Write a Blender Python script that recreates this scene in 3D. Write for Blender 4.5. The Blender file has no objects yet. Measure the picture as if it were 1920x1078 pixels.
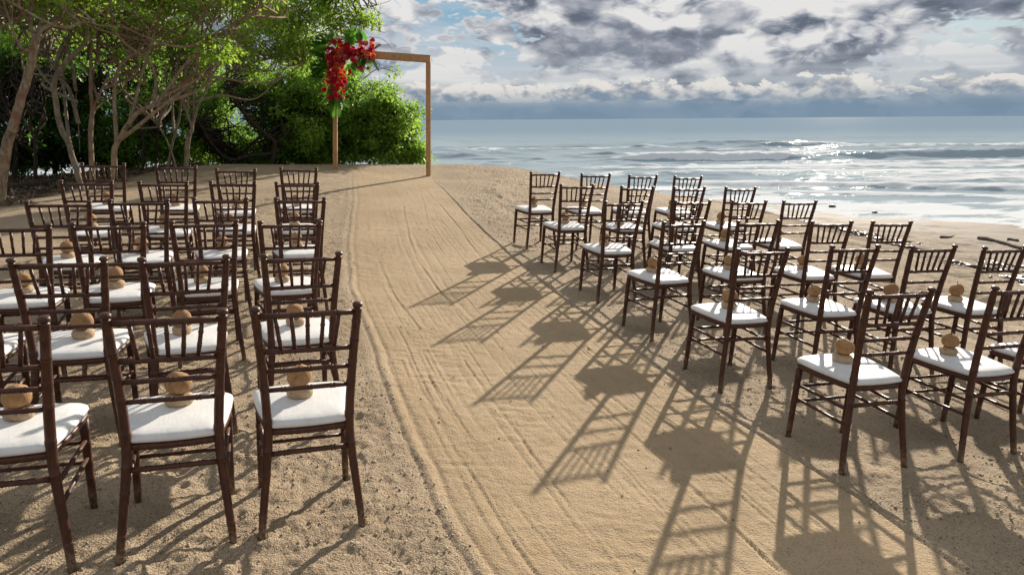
import bpy, math, random
import numpy as np
from mathutils import Vector, Matrix

rng = np.random.default_rng(7)
random.seed(7)
scene = bpy.context.scene
COL = scene.collection
R = math.radians

# ------------------------------------------------------------------ camera
F_PX, PITCH, ROLL, CAM_H = 1336.6, 0.23123, -0.0073, 1.557
fw = np.array([0, math.cos(PITCH), -math.sin(PITCH)])
up0 = np.array([0, math.sin(PITCH), math.cos(PITCH)])
rt0 = np.array([1.0, 0, 0])
rt = rt0 * math.cos(ROLL) + up0 * math.sin(ROLL)
up = up0 * math.cos(ROLL) - rt0 * math.sin(ROLL)
cam_data = bpy.data.cameras.new('camera')
cam_data.sensor_width = 36.0
cam_data.lens = F_PX / 1920 * 36.0
cam_data.clip_start = 0.05
cam_data.clip_end = 30000
cam = bpy.data.objects.new('camera', cam_data)
M = Matrix.Identity(4)
for i in range(3):
    M[i][0], M[i][1], M[i][2] = rt[i], up[i], -fw[i]
M[2][3] = CAM_H
cam.matrix_world = M
COL.objects.link(cam)
scene.camera = cam

def at(px, py, Y):
    """survey helper: the place seen at a spot of the photograph, Y metres away"""
    d = fw * F_PX + rt * (px - 960) - up * (py - 539)
    return d / d[1] * Y + np.array([0, 0, CAM_H])

# ------------------------------------------------------------------ sky, sun, exposure
SUN_AZ, SUN_EL = R(24.0), R(19.3)          # azimuth measured from +Y towards +X
sun_dir = np.array([math.sin(SUN_AZ) * math.cos(SUN_EL), math.cos(SUN_AZ) * math.cos(SUN_EL), math.sin(SUN_EL)])
scene.view_settings.view_transform = 'Standard'
scene.view_settings.look = 'None'
scene.view_settings.gamma = 1.0
scene.view_settings.exposure = 0.62
scene.cycles.max_bounces = 6
scene.cycles.diffuse_bounces = 3
scene.cycles.glossy_bounces = 3
scene.cycles.transmission_bounces = 3
scene.cycles.transparent_max_bounces = 4

class NT:
    """small helper to write node graphs"""
    def __init__(self, tree):
        self.t = tree
        tree.nodes.clear()
    def n(self, kind, **props):
        nd = self.t.nodes.new(kind)
        for k, v in props.items():
            setattr(nd, k, v)
        return nd
    def put(self, sock, val):
        if isinstance(val, bpy.types.NodeSocket):
            self.t.links.new(val, sock)
        elif val is not None:
            sock.default_value = val
    def math(self, op, a, b=None, c=None, clamp=False):
        nd = self.n('ShaderNodeMath', operation=op, use_clamp=clamp)
        for i, v in enumerate((a, b, c)):
            if v is not None:
                self.put(nd.inputs[i], v)
        return nd.outputs[0]
    def vmath(self, op, a, b=None):
        nd = self.n('ShaderNodeVectorMath', operation=op)
        self.put(nd.inputs[0], a)
        if b is not None:
            self.put(nd.inputs[1], b)
        return nd.outputs[0]
    def step(self, v, a, b, lo=0.0, hi=1.0):
        nd = self.n('ShaderNodeMapRange', interpolation_type='SMOOTHSTEP')
        self.put(nd.inputs[0], v)
        for i, q in enumerate((a, b, lo, hi)):
            self.put(nd.inputs[i + 1], q)
        return nd.outputs[0]
    def noise(self, vec, scale, detail=6.0, rough=0.55, dist=0.0, lac=2.0):
        nd = self.n('ShaderNodeTexNoise')
        self.put(nd.inputs['Vector'], vec)
        nd.inputs['Scale'].default_value = scale
        nd.inputs['Detail'].default_value = detail
        nd.inputs['Roughness'].default_value = rough
        nd.inputs['Lacunarity'].default_value = lac
        nd.inputs['Distortion'].default_value = dist
        return nd.outputs['Fac']
    def mix(self, fac, a, b, blend='MIX'):
        nd = self.n('ShaderNodeMix', data_type='RGBA', blend_type=blend)
        self.put(nd.inputs[0], fac)
        self.put(nd.inputs[6], a if isinstance(a, bpy.types.NodeSocket) else (*a, 1.0))
        self.put(nd.inputs[7], b if isinstance(b, bpy.types.NodeSocket) else (*b, 1.0))
        return nd.outputs[2]
    def bump(self, height, strength, dist, normal=None):
        nd = self.n('ShaderNodeBump')
        nd.inputs['Strength'].default_value = strength
        nd.inputs['Distance'].default_value = dist
        self.put(nd.inputs['Height'], height)
        if normal is not None:
            self.put(nd.inputs['Normal'], normal)
        return nd.outputs[0]

world = bpy.data.worlds.new('World')
scene.world = world
world.use_nodes = True
world.cycles.sampling_method = 'MANUAL'
world.cycles.sample_map_resolution = 512
w = NT(world.node_tree)
tc = w.n('ShaderNodeTexCoord')
D = w.vmath('NORMALIZE', tc.outputs['Generated'])
sep = w.n('ShaderNodeSeparateXYZ')
w.put(sep.inputs[0], D)
ez = sep.outputs[2]
sky = w.n('ShaderNodeTexSky', sky_type='NISHITA')
sky.sun_disc = False
sky.sun_elevation = SUN_EL
sky.sun_rotation = SUN_AZ
sky.air_density = 1.0
sky.dust_density = 0.6
sky.ozone_density = 1.5
S = 10.0                                   # background strength is 0.1: cloud radiances are written x10
def sc(r, g, b, k=1.0):
    return (r * S * k, g * S * k, b * S * k)
clear = w.mix(0.85, sky.outputs[0], sc(0.075, 0.19, 0.29))
def puffs(p, scale, detail):
    """billows: rounded heads with creases between, summed over a few sizes"""
    tot = 0.36
    for k in range(detail):
        n_ = w.noise(p, scale * 2.1 ** k, 0, 0.5)
        tot = w.math('MULTIPLY_ADD', w.math('ABSOLUTE', w.math('SUBTRACT', n_, 0.5)), 1.5 * 0.6 ** k, tot)
    return tot
# high broken cloud: big heaps, lit from the sun's side, thick middles grey
pA = w.vmath('ADD', w.vmath('MULTIPLY', D, (4.6, 4.6, 10.0)), (3.1, 1.7, 0.4))
warp = w.n('ShaderNodeTexNoise')
w.put(warp.inputs['Vector'], pA)
warp.inputs['Scale'].default_value = 2.2
warp.inputs['Detail'].default_value = 3
wv = w.vmath('SCALE', w.vmath('SUBTRACT', warp.outputs['Color'], (0.5, 0.5, 0.5)))
wv.node.inputs['Scale'].default_value = 0.22
pA = w.vmath('ADD', pA, wv)
def densA(p, d1, d2):
    return w.math('ADD', w.math('MULTIPLY', w.noise(p, 1.25, d1, 0.5), 0.72), w.math('MULTIPLY', puffs(p, 3.4, d2), 0.34))
nA = densA(pA, 5, 4)
nAl = densA(w.vmath('ADD', pA, (0.06, 0.03, 0.20)), 2, 2)
maskA = w.step(nA, 0.465, 0.545)
thick = w.math('MULTIPLY', w.step(w.noise(pA, 1.7, 2, 0.5), 0.44, 0.60), w.step(nA, 0.48, 0.58))
litA = w.math('MULTIPLY_ADD', w.math('SUBTRACT', nA, nAl), 3.3, 0.56)
brA = w.math('MULTIPLY', litA, w.math('MULTIPLY_ADD', thick, -0.66, 1.08), clamp=True)
ramp = w.n('ShaderNodeValToRGB')
els = ramp.color_ramp.elements
els[0].position = 0.05; els[0].color = (*sc(0.085, 0.10, 0.13), 1)
els[1].position = 0.85; els[1].color = (*sc(0.51, 0.505, 0.495), 1)
e = els.new(0.28); e.color = (*sc(0.165, 0.182, 0.22), 1)
e = els.new(0.50); e.color = (*sc(0.32, 0.33, 0.355), 1)
w.put(ramp.inputs[0], brA)
# thin white sheet between the heaps
sheet = w.step(w.noise(w.vmath('MULTIPLY', D, (2.2, 2.2, 16)), 1.6, 6, 0.55, 0.4), 0.42, 0.64)
skyA = w.mix(w.math('MULTIPLY', sheet, 0.85), clear, sc(0.36, 0.39, 0.43))
skyA = w.mix(maskA, skyA, ramp.outputs[0])
veil = w.math('MULTIPLY', w.step(ez, 0.10, 0.045), w.step(w.noise(w.vmath('MULTIPLY', D, (3, 3, 70)), 1.0, 5, 0.5), 0.35, 0.65, 0.15, 0.75))
skyA = w.mix(veil, skyA, sc(0.30, 0.33, 0.36))
# bank of cumulus standing over the horizon
pB = w.vmath('MULTIPLY', D, (9.5, 9.5, 17.0))
def densB(p, d1, d2):
    return w.math('ADD', w.math('MULTIPLY', w.noise(p, 1.1, d1, 0.5), 0.6), w.math('MULTIPLY', puffs(p, 3.0, d2), 0.40))
nB = densB(pB, 4, 4)
nBl = densB(w.vmath('ADD', pB, (0.07, 0.05, 0.20)), 2, 2)
hB = w.step(ez, 0.030, 0.070, 0.10, -0.34)
baseB = w.step(ez, 0.018, 0.027, -0.45, 0.0)
maskB = w.step(w.math('ADD', w.math('ADD', nB, hB), baseB), 0.53, 0.58)
litB = w.math('ADD', w.math('MULTIPLY', w.math('SUBTRACT', nB, nBl), 3.0), w.step(ez, 0.018, 0.055, 0.30, 0.66), clamp=True)
rB = w.n('ShaderNodeValToRGB')
els = rB.color_ramp.elements
els[0].position = 0.05; els[0].color = (*sc(0.155, 0.195, 0.25), 1)
els[1].position = 0.85; els[1].color = (*sc(0.50, 0.485, 0.46), 1)
e = els.new(0.45); e.color = (*sc(0.30, 0.305, 0.315), 1)
w.put(rB.inputs[0], litB)
skyB = w.mix(maskB, skyA, rB.outputs[0])
# rain haze along the horizon
band = w.step(ez, 0.044, 0.010)
skyC = w.mix(w.math('MULTIPLY', band, 0.9), skyB, sc(0.115, 0.175, 0.24))
bg = w.n('ShaderNodeBackground')
bg.inputs['Strength'].default_value = 0.1
w.put(bg.inputs['Color'], skyC)
wo = w.n('ShaderNodeOutputWorld')
w.put(wo.inputs['Surface'], bg.outputs[0])

sun_data = bpy.data.lights.new('sun', 'SUN')
sun_data.energy = 5.0
sun_data.angle = R(0.7)
sun_data.color = (1.0, 0.90, 0.765)
sun = bpy.data.objects.new('sun', sun_data)
sun.rotation_euler = Vector(sun_dir).to_track_quat('Z', 'Y').to_euler()
sun.location = (20, 40, 20)
COL.objects.link(sun)

# ------------------------------------------------------------------ helpers
def tag(o, label=None, cat=None, group=None, kind=None):
    if label: o['label'] = label
    if cat: o['category'] = cat
    if group: o['group'] = group
    if kind: o['kind'] = kind
    return o

def mesh_from(name, verts, faces, mat=None, smooth=False):
    me = bpy.data.meshes.new(name)
    me.from_pydata([tuple(v) for v in verts], [], [tuple(f) for f in faces])
    if smooth:
        me.polygons.foreach_set('use_smooth', [True] * len(me.polygons))
    if mat: me.materials.append(mat)
    me.update()
    return me

def mesh_np(name, V, Fa, mat=None, smooth=False):
    """V (n,3), Fa (m,k) with the same k for all faces"""
    V = np.asarray(V, dtype=np.float32); Fa = np.asarray(Fa, dtype=np.int32)
    me = bpy.data.meshes.new(name)
    m, k = Fa.shape
    me.vertices.add(len(V)); me.vertices.foreach_set('co', V.ravel())
    me.loops.add(m * k); me.loops.foreach_set('vertex_index', Fa.ravel())
    me.polygons.add(m)
    me.polygons.foreach_set('loop_start', np.arange(0, m * k, k, dtype=np.int32))
    me.polygons.foreach_set('loop_total', np.full(m, k, dtype=np.int32))
    if smooth: me.polygons.foreach_set('use_smooth', np.ones(m, dtype=bool))
    if mat: me.materials.append(mat)
    me.update(calc_edges=True)
    return me

def obj(name, me, parent=None, loc=None):
    o = bpy.data.objects.new(name, me)
    COL.objects.link(o)
    if parent is not None: o.parent = parent
    if loc is not None: o.location = loc
    return o

def empty(name, loc=(0, 0, 0)):
    o = bpy.data.objects.new(name, None)
    o.empty_display_size = 0.1
    o.location = loc
    COL.objects.link(o)
    return o

class MB:
    def __init__(self): self.v = []; self.f = []
    def add(self, v, f):
        b = len(self.v); self.v += [tuple(q) for q in v]; self.f += [tuple(i + b for i in q) for q in f]
    def tube(self, path, rad, sides=8, caps=True):
        P = np.asarray(path, float); n = len(P); rad = np.broadcast_to(np.asarray(rad, float), (n,))
        T = np.gradient(P, axis=0); T /= np.linalg.norm(T, axis=1)[:, None] + 1e-12
        ref = np.array([0, 0, 1.0]) if abs(T[0][2]) < 0.9 else np.array([1.0, 0, 0])
        u = np.cross(ref, T[0]); u /= np.linalg.norm(u)
        vs = []
        for i in range(n):
            u = u - T[i] * (u @ T[i]); u /= np.linalg.norm(u) + 1e-12
            v = np.cross(T[i], u)
            for k in range(sides):
                a = 2 * math.pi * k / sides
                vs.append(P[i] + rad[i] * (math.cos(a) * u + math.sin(a) * v))
        fs = []
        for i in range(n - 1):
            for k in range(sides):
                a, b = i * sides + k, i * sides + (k + 1) % sides
                fs.append((a, b, b + sides, a + sides))
        if caps:
            fs.append(tuple(range(sides))[::-1]); fs.append(tuple((n - 1) * sides + k for k in range(sides)))
        self.add(vs, fs)
    def box(self, c, s):
        x, y, z = c; a, b, d = s[0] / 2, s[1] / 2, s[2] / 2
        v = [(x + i * a, y + j * b, z + k * d) for k in (-1, 1) for j in (-1, 1) for i in (-1, 1)]
        self.add(v, [(0, 2, 3, 1), (4, 5, 7, 6), (0, 1, 5, 4), (2, 6, 7, 3), (0, 4, 6, 2), (1, 3, 7, 5)])
    def lathe(self, prof, sides=16, c=(0, 0, 0)):
        vs = []; n = len(prof)
        for r, z in prof:
            for k in range(sides):
                a = 2 * math.pi * k / sides
                vs.append((c[0] + r * math.cos(a), c[1] + r * math.sin(a), c[2] + z))
        fs = []
        for i in range(n - 1):
            for k in range(sides):
                a, b = i * sides + k, i * sides + (k + 1) % sides
                fs.append((a, b, b + sides, a + sides))
        fs.append(tuple(range(sides))[::-1]); fs.append(tuple((n - 1) * sides + k for k in range(sides)))
        self.add(vs, fs)
    def mesh(self, name, mat, smooth=True): return mesh_from(name, self.v, self.f, mat, smooth)

def _hash(ix, iy, seed):
    h = (ix * 374761393 + iy * 668265263 + seed * 2147483647 + 1013904223) & 0xffffffff
    h = ((h ^ (h >> 13)) * 1274126177) & 0xffffffff
    return ((h ^ (h >> 16)) & 0xffffff) / float(0xffffff)
def vnoise(x, y, seed=0):
    ix = np.floor(x).astype(np.int64); iy = np.floor(y).astype(np.int64)
    fx, fy = x - ix, y - iy
    fx = fx * fx * fx * (fx * (fx * 6 - 15) + 10); fy = fy * fy * fy * (fy * (fy * 6 - 15) + 10)
    a, b = _hash(ix, iy, seed), _hash(ix + 1, iy, seed)
    c, d = _hash(ix, iy + 1, seed), _hash(ix + 1, iy + 1, seed)
    return (a + (b - a) * fx) * (1 - fy) + (c + (d - c) * fx) * fy
def fbm(x, y, seed=0, octv=4, gain=0.5):
    s = 0; a = 1; t = 0
    for o in range(octv):
        s = s + a * (vnoise(x, y, seed + o * 17) - 0.5) * 2; t += a; a *= gain; x, y = 2.03 * (.8 * x - .6 * y) + 5.1, 2.03 * (.6 * x + .8 * y) + 1.7
    return s / t
def sstep(v, a, b):
    t = np.clip((v - a) / (b - a), 0, 1); return t * t * (3 - 2 * t)

# ------------------------------------------------------------------ materials
def new_mat(name):
    m = bpy.data.materials.new(name); m.use_nodes = True
    t = NT(m.node_tree)
    bsdf = t.n('ShaderNodeBsdfPrincipled'); out = t.n('ShaderNodeOutputMaterial')
    t.put(out.inputs['Surface'], bsdf.outputs[0])
    return m, t, bsdf, out

SEA_Z = -1.0
def make_sand():
    m, t, b, out = new_mat('sand')
    geo = t.n('ShaderNodeNewGeometry'); P = geo.outputs['Position']
    s = t.n('ShaderNodeSeparateXYZ'); t.put(s.inputs[0], P); z = s.outputs[2]
    at_ = t.n('ShaderNodeAttribute', attribute_name='aisle'); ais = at_.outputs['Fac']
    lit = t.n('ShaderNodeAttribute', attribute_name='litter').outputs['Fac']
    n1 = t.noise(P, 0.9, 5, 0.6); n2 = t.noise(P, 14, 4, 0.6); n3 = t.noise(P, 190, 2, 0.7); n4 = t.noise(P, 62, 4, 0.7)
    rough_c = t.mix(t.step(n1, 0.35, 0.65), (0.36, 0.268, 0.172), (0.46, 0.352, 0.232))
    ais_c = t.mix(t.step(n1, 0.35, 0.65), (0.375, 0.270, 0.154), (0.445, 0.325, 0.195))
    c = t.mix(ais, rough_c, ais_c)
    c = t.mix(t.math('MULTIPLY', t.step(n2, 0.5, 0.75), 0.30), c, (0.24, 0.165, 0.10))
    # pale and dark grains
    gr = t.math('MULTIPLY_ADD', ais, -0.40, 1.0)
    n5 = t.noise(P, 130, 1, 0.5)
    n6 = t.noise(P, 5, 4, 0.6)
    gr = t.math('MULTIPLY', gr, t.step(n6, 0.35, 0.62, 0.55, 1.25))
    c = t.mix(t.math('MULTIPLY', t.step(n3, 0.54, 0.66), t.math('MULTIPLY', gr, 0.62)), c, (0.62, 0.54, 0.43))
    c = t.mix(t.math('MULTIPLY', t.step(n5, 0.45, 0.30), t.math('MULTIPLY', gr, 0.62)), c, (0.12, 0.082, 0.048))
    c = t.mix(t.math('MULTIPLY', t.step(n4, 0.58, 0.72), t.math('MULTIPLY', gr, 0.42)), c, (0.17, 0.12, 0.075))
    # drift lines and damp sand towards the water
    pw = t.vmath('MULTIPLY', P, (0.35, 1.0, 1.0))
    dn = t.noise(pw, 1.8, 6, 0.65)
    seaward = t.step(z, -0.25, -0.75)
    c = t.mix(t.math('MULTIPLY', seaward, 0.6), c, (0.34, 0.29, 0.235))
    c = t.mix(t.math('MULTIPLY', t.step(dn, 0.54, 0.64), t.math('MULTIPLY', t.step(z, 0.0, -0.45), 0.7)), c, (0.10, 0.08, 0.06))
    wetn = t.math('MULTIPLY_ADD', t.noise(pw, 0.5, 4, 0.5), 0.20, -0.10)
    wet = t.step(t.math('ADD', z, wetn), -0.80, -0.97)
    c = t.mix(t.math('MULTIPLY', wet, 0.75), c, (0.15, 0.125, 0.10))
    dmp_shade = t.n('ShaderNodeAttribute', attribute_name='damp_and_shade').outputs['Fac']
    c = t.mix(t.math('MULTIPLY', dmp_shade, 0.7), c, (0.085, 0.062, 0.042))  # damp dune rim, plus scarp shadow painted into the sand colour
    # leaf mould under the trees
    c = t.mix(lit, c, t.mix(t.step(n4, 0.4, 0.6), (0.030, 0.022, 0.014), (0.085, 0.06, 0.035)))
    t.put(b.inputs['Base Color'], c)
    t.put(b.inputs['Roughness'], t.math('MULTIPLY_ADD', wet, -0.12, 0.92))
    t.put(b.inputs['Specular IOR Level'], t.math('MULTIPLY_ADD', wet, -0.1, 0.2))
    h = t.math('ADD', t.math('MULTIPLY', n5, 0.7), t.math('ADD', n4, t.math('MULTIPLY', n2, 1.2)))
    nd = t.n('ShaderNodeBump')
    t.put(nd.inputs['Strength'], t.math('MULTIPLY', t.math('MULTIPLY_ADD', ais, -0.45, 0.85), t.math('MULTIPLY_ADD', wet, -0.9, 1.0)))
    nd.inputs['Distance'].default_value = 0.02
    t.put(nd.inputs['Height'], h)
    t.put(b.inputs['Normal'], nd.outputs[0])
    return m

def make_sea():
    m, t, b, out = new_mat('sea_water')
    geo = t.n('ShaderNodeNewGeometry'); P = geo.outputs['Position']
    foam = t.n('ShaderNodeAttribute', attribute_name='foam').outputs['Fac']
    s = t.n('ShaderNodeSeparateXYZ'); t.put(s.inputs[0], P)
    pw = t.vmath('MULTIPLY', P, (0.45, 1.0, 1.0))
    n1 = t.noise(pw, 1.7, 8, 0.62, 0.6); n2 = t.noise(pw, 7.0, 5, 0.6)
    fm = t.step(t.math('ADD', foam, t.math('MULTIPLY_ADD', n1, 0.9, t.math('MULTIPLY_ADD', n2, 0.35, -0.62))), 0.36, 0.54)
    fm = t.math('MULTIPLY', fm, t.step(foam, 0.02, 0.12))
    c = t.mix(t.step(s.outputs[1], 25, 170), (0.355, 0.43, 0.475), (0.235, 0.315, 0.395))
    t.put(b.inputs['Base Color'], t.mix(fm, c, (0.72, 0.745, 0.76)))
    dif = t.n('ShaderNodeBsdfDiffuse'); t.put(dif.inputs['Color'], t.mix(fm, c, (0.72, 0.745, 0.76)))
    ms = t.n('ShaderNodeMixShader'); t.put(ms.inputs[0], t.math('MULTIPLY_ADD', fm, -0.04, 0.05)); t.put(ms.inputs[1], dif.outputs[0]); t.put(ms.inputs[2], b.outputs[0]); t.put(out.inputs['Surface'], ms.outputs[0])
    t.put(b.inputs['Roughness'], t.math('MULTIPLY_ADD', fm, 0.7, 0.08))
    b.inputs['Specular IOR Level'].default_value = 0.5
    b.inputs['IOR'].default_value = 1.33
    c1 = t.noise(pw, 1.1, 4, 0.55); c2 = t.noise(t.vmath('MULTIPLY', P, (0.25, 1.0, 1.0)), 0.16, 4, 0.55)
    far = t.step(s.outputs[1], 60, 260)
    h = t.math('ADD', t.math('MULTIPLY', c1, 0.020), t.math('MULTIPLY', t.math('MULTIPLY', c2, far), 0.14))
    h = t.math('ADD', h, t.math('MULTIPLY', fm, 0.03))
    nb = t.bump(h, 1.0, 1.0); t.put(b.inputs['Normal'], nb); t.put(dif.inputs['Normal'], nb)
    return m

def make_wood(name, ca, cb, rough, scale, stretch, spec=0.5, coat=0.0, dust=False):
    m, t, b, out = new_mat(name)
    tc = t.n('ShaderNodeTexCoord'); oi = t.n('ShaderNodeObjectInfo')
    p = t.vmath('MULTIPLY', tc.outputs['Object'], stretch)
    p = t.vmath('ADD', p, t.vmath('SCALE', oi.outputs['Location']))
    n1 = t.noise(p, scale, 6, 0.6, 0.4); n2 = t.noise(tc.outputs['Object'], 9, 3, 0.5)
    c = t.mix(t.step(n1, 0.3, 0.7), ca, cb)
    c = t.mix(t.math('MULTIPLY', t.step(n2, 0.5, 0.75), 0.35), c, tuple(0.6 * q for q in ca))
    c = t.mix(t.math('MULTIPLY', oi.outputs['Random'], 0.25), c, tuple(0.7 * q for q in cb))
    if dust:
        sz = t.n('ShaderNodeSeparateXYZ'); t.put(sz.inputs[0], tc.outputs['Object'])
        nw = t.noise(t.vmath('ADD', tc.outputs['Object'], t.vmath('SCALE', oi.outputs['Location'])), 60, 4, 0.7)
        c = t.mix(t.math('MULTIPLY', t.step(sz.outputs[2], 0.13, 0.0), t.step(nw, 0.42, 0.62, 0.15, 0.8)), c, (0.30, 0.22, 0.14))
        c = t.mix(t.math('MULTIPLY', t.step(nw, 0.62, 0.72), 0.55), c, (0.15, 0.075, 0.04))
    t.put(b.inputs['Base Color'], c)
    t.put(b.inputs['Roughness'], t.math('MULTIPLY_ADD', n1, 0.25, rough - 0.1))
    b.inputs['Specular IOR Level'].default_value = spec
    b.inputs['Coat Weight'].default_value = coat
    b.inputs['Coat Roughness'].default_value = 0.25
    t.put(b.inputs['Normal'], t.bump(n1, 0.25, 0.003))
    return m

def make_cushion():
    m, t, b, out = new_mat('cushion_fabric')
    tc = t.n('ShaderNodeTexCoord'); p = tc.outputs['Object']
    n = t.noise(t.vmath('MULTIPLY', p, (1, 5, 1)), 120, 3, 0.6); n2 = t.noise(p, 9, 4, 0.6); n3 = t.noise(t.vmath('MULTIPLY', p, (6, 1, 1)), 7, 4, 0.6)
    t.put(b.inputs['Base Color'], t.mix(t.step(n2, 0.4, 0.7), (0.74, 0.735, 0.715), (0.63, 0.625, 0.61)))
    b.inputs['Roughness'].default_value = 0.5
    b.inputs['Specular IOR Level'].default_value = 0.45
    b.inputs['Sheen Weight'].default_value = 0.15
    h = t.math('ADD', t.math('MULTIPLY', n, 0.05), t.math('ADD', t.math('MULTIPLY', n2, 0.6), t.math('MULTIPLY', n3, 0.5)))
    t.put(b.inputs['Normal'], t.bump(h, 0.3, 0.010))
    return m

def make_coconut(name, ca, cb):
    m, t, b, out = new_mat(name)
    tc = t.n('ShaderNodeTexCoord'); oi = t.n('ShaderNodeObjectInfo'); p = tc.outputs['Object']
    q = t.vmath('ADD', p, t.vmath('SCALE', oi.outputs['Location']))
    n = t.noise(q, 30, 6, 0.65); n2 = t.noise(t.vmath('MULTIPLY', q, (1, 1, 0.25)), 240, 3, 0.6); n3 = t.noise(q, 70, 3, 0.5)
    c = t.mix(t.step(n, 0.35, 0.65), ca, cb)
    c = t.mix(t.math('MULTIPLY', oi.outputs['Random'], 0.45), c, tuple(0.72 * v for v in ca))
    c = t.mix(t.math('MULTIPLY', t.step(n3, 0.62, 0.7), 0.6), c, (0.14, 0.07, 0.03))
    c = t.mix(t.math('MULTIPLY', t.step(n2, 0.5, 0.7), 0.3), c, tuple(0.55 * v for v in ca))
    t.put(b.inputs['Base Color'], c)
    b.inputs['Roughness'].default_value = 0.8
    b.inputs['Specular IOR Level'].default_value = 0.2
    t.put(b.inputs['Normal'], t.bump(t.math('ADD', n, n2), 0.8, 0.005))
    return m

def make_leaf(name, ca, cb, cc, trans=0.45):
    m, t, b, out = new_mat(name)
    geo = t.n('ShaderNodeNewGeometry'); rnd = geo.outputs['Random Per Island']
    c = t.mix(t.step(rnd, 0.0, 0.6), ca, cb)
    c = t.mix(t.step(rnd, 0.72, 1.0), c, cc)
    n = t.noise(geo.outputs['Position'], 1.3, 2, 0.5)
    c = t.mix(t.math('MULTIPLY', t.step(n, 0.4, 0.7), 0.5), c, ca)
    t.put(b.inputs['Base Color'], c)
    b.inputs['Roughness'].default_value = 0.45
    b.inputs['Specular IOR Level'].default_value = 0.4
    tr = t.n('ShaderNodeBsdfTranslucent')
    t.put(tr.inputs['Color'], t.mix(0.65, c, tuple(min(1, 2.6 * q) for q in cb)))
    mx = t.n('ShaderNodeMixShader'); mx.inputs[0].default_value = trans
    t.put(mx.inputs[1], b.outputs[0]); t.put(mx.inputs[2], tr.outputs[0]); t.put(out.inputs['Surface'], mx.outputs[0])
    return m

def make_bark(name, ca, cb, cc):
    m, t, b, out = new_mat(name)
    geo = t.n('ShaderNodeNewGeometry'); P = geo.outputs['Position']
    n1 = t.noise(P, 3.0, 6, 0.6, 0.5); n2 = t.noise(t.vmath('MULTIPLY', P, (1, 1, 0.35)), 22, 5, 0.65, 0.3); n3 = t.noise(P, 6, 3, 0.5)
    c = t.mix(t.step(n2, 0.35, 0.65), ca, cb)
    c = t.mix(t.step(n1, 0.50, 0.62), c, cc)
    c = t.mix(t.math('MULTIPLY', t.step(n3, 0.58, 0.7), 0.7), c, tuple(0.4 * q for q in ca))
    t.put(b.inputs['Base Color'], c)
    b.inputs['Roughness'].default_value = 0.85
    b.inputs['Specular IOR Level'].default_value = 0.2
    t.put(b.inputs['Normal'], t.bump(n2, 0.9, 0.03))
    return m

def make_flat(name, ca, cb, rough=0.6, trans=0.0, scale=20):
    m, t, b, out = new_mat(name)
    tc = t.n('ShaderNodeTexCoord'); oi = t.n('ShaderNodeObjectInfo')
    n = t.noise(tc.outputs['Object'], scale, 4, 0.6)
    c = t.mix(t.step(n, 0.35, 0.65), ca, cb)
    c = t.mix(t.math('MULTIPLY', oi.outputs['Random'], 0.4), c, tuple(0.6 * q for q in ca))
    t.put(b.inputs['Base Color'], c); b.inputs['Roughness'].default_value = rough
    b.inputs['Specular IOR Level'].default_value = 0.3
    t.put(b.inputs['Normal'], t.bump(n, 0.3, 0.004))
    if trans:
        tr = t.n('ShaderNodeBsdfTranslucent'); t.put(tr.inputs['Color'], c)
        mx = t.n('ShaderNodeMixShader'); mx.inputs[0].default_value = trans
        t.put(mx.inputs[1], b.outputs[0]); t.put(mx.inputs[2], tr.outputs[0]); t.put(out.inputs['Surface'], mx.outputs[0])
    return m

SAND = make_sand(); SEA = make_sea()
CHAIRWOOD = make_wood('stained_chair_wood', (0.042, 0.0150, 0.0085), (0.092, 0.032, 0.0165), 0.42, 26, (3, 3, 0.6), 0.38, 0.0, True)
ARCHWOOD = make_wood('arch_timber', (0.40, 0.215, 0.090), (0.54, 0.32, 0.15), 0.6, 12, (4, 4, 0.5), 0.3)
CUSHION = make_cushion()
COCO_TOP = make_coconut('coconut_husk', (0.35, 0.19, 0.082), (0.50, 0.30, 0.145))
COCO_BASE = make_coconut('coconut_foot', (0.47, 0.335, 0.20), (0.58, 0.44, 0.285))
STRAW = make_flat('twig', (0.10, 0.06, 0.035), (0.16, 0.10, 0.06))
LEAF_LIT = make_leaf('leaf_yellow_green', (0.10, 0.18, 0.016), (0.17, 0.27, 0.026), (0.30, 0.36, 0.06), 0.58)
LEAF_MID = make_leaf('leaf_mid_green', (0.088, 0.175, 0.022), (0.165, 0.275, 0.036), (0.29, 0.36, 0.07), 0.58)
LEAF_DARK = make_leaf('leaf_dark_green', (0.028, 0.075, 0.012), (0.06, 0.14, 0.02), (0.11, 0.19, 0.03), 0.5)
BARK_PALE = make_bark('pale_peeling_bark', (0.20, 0.145, 0.095), (0.35, 0.27, 0.18), (0.24, 0.13, 0.085))
BARK_GREY = make_bark('grey_bark', (0.17, 0.135, 0.095), (0.30, 0.245, 0.175), (0.21, 0.165, 0.11))
BARK_DARK = make_bark('dark_bark', (0.035, 0.026, 0.019), (0.065, 0.05, 0.036), (0.05, 0.035, 0.025))

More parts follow.
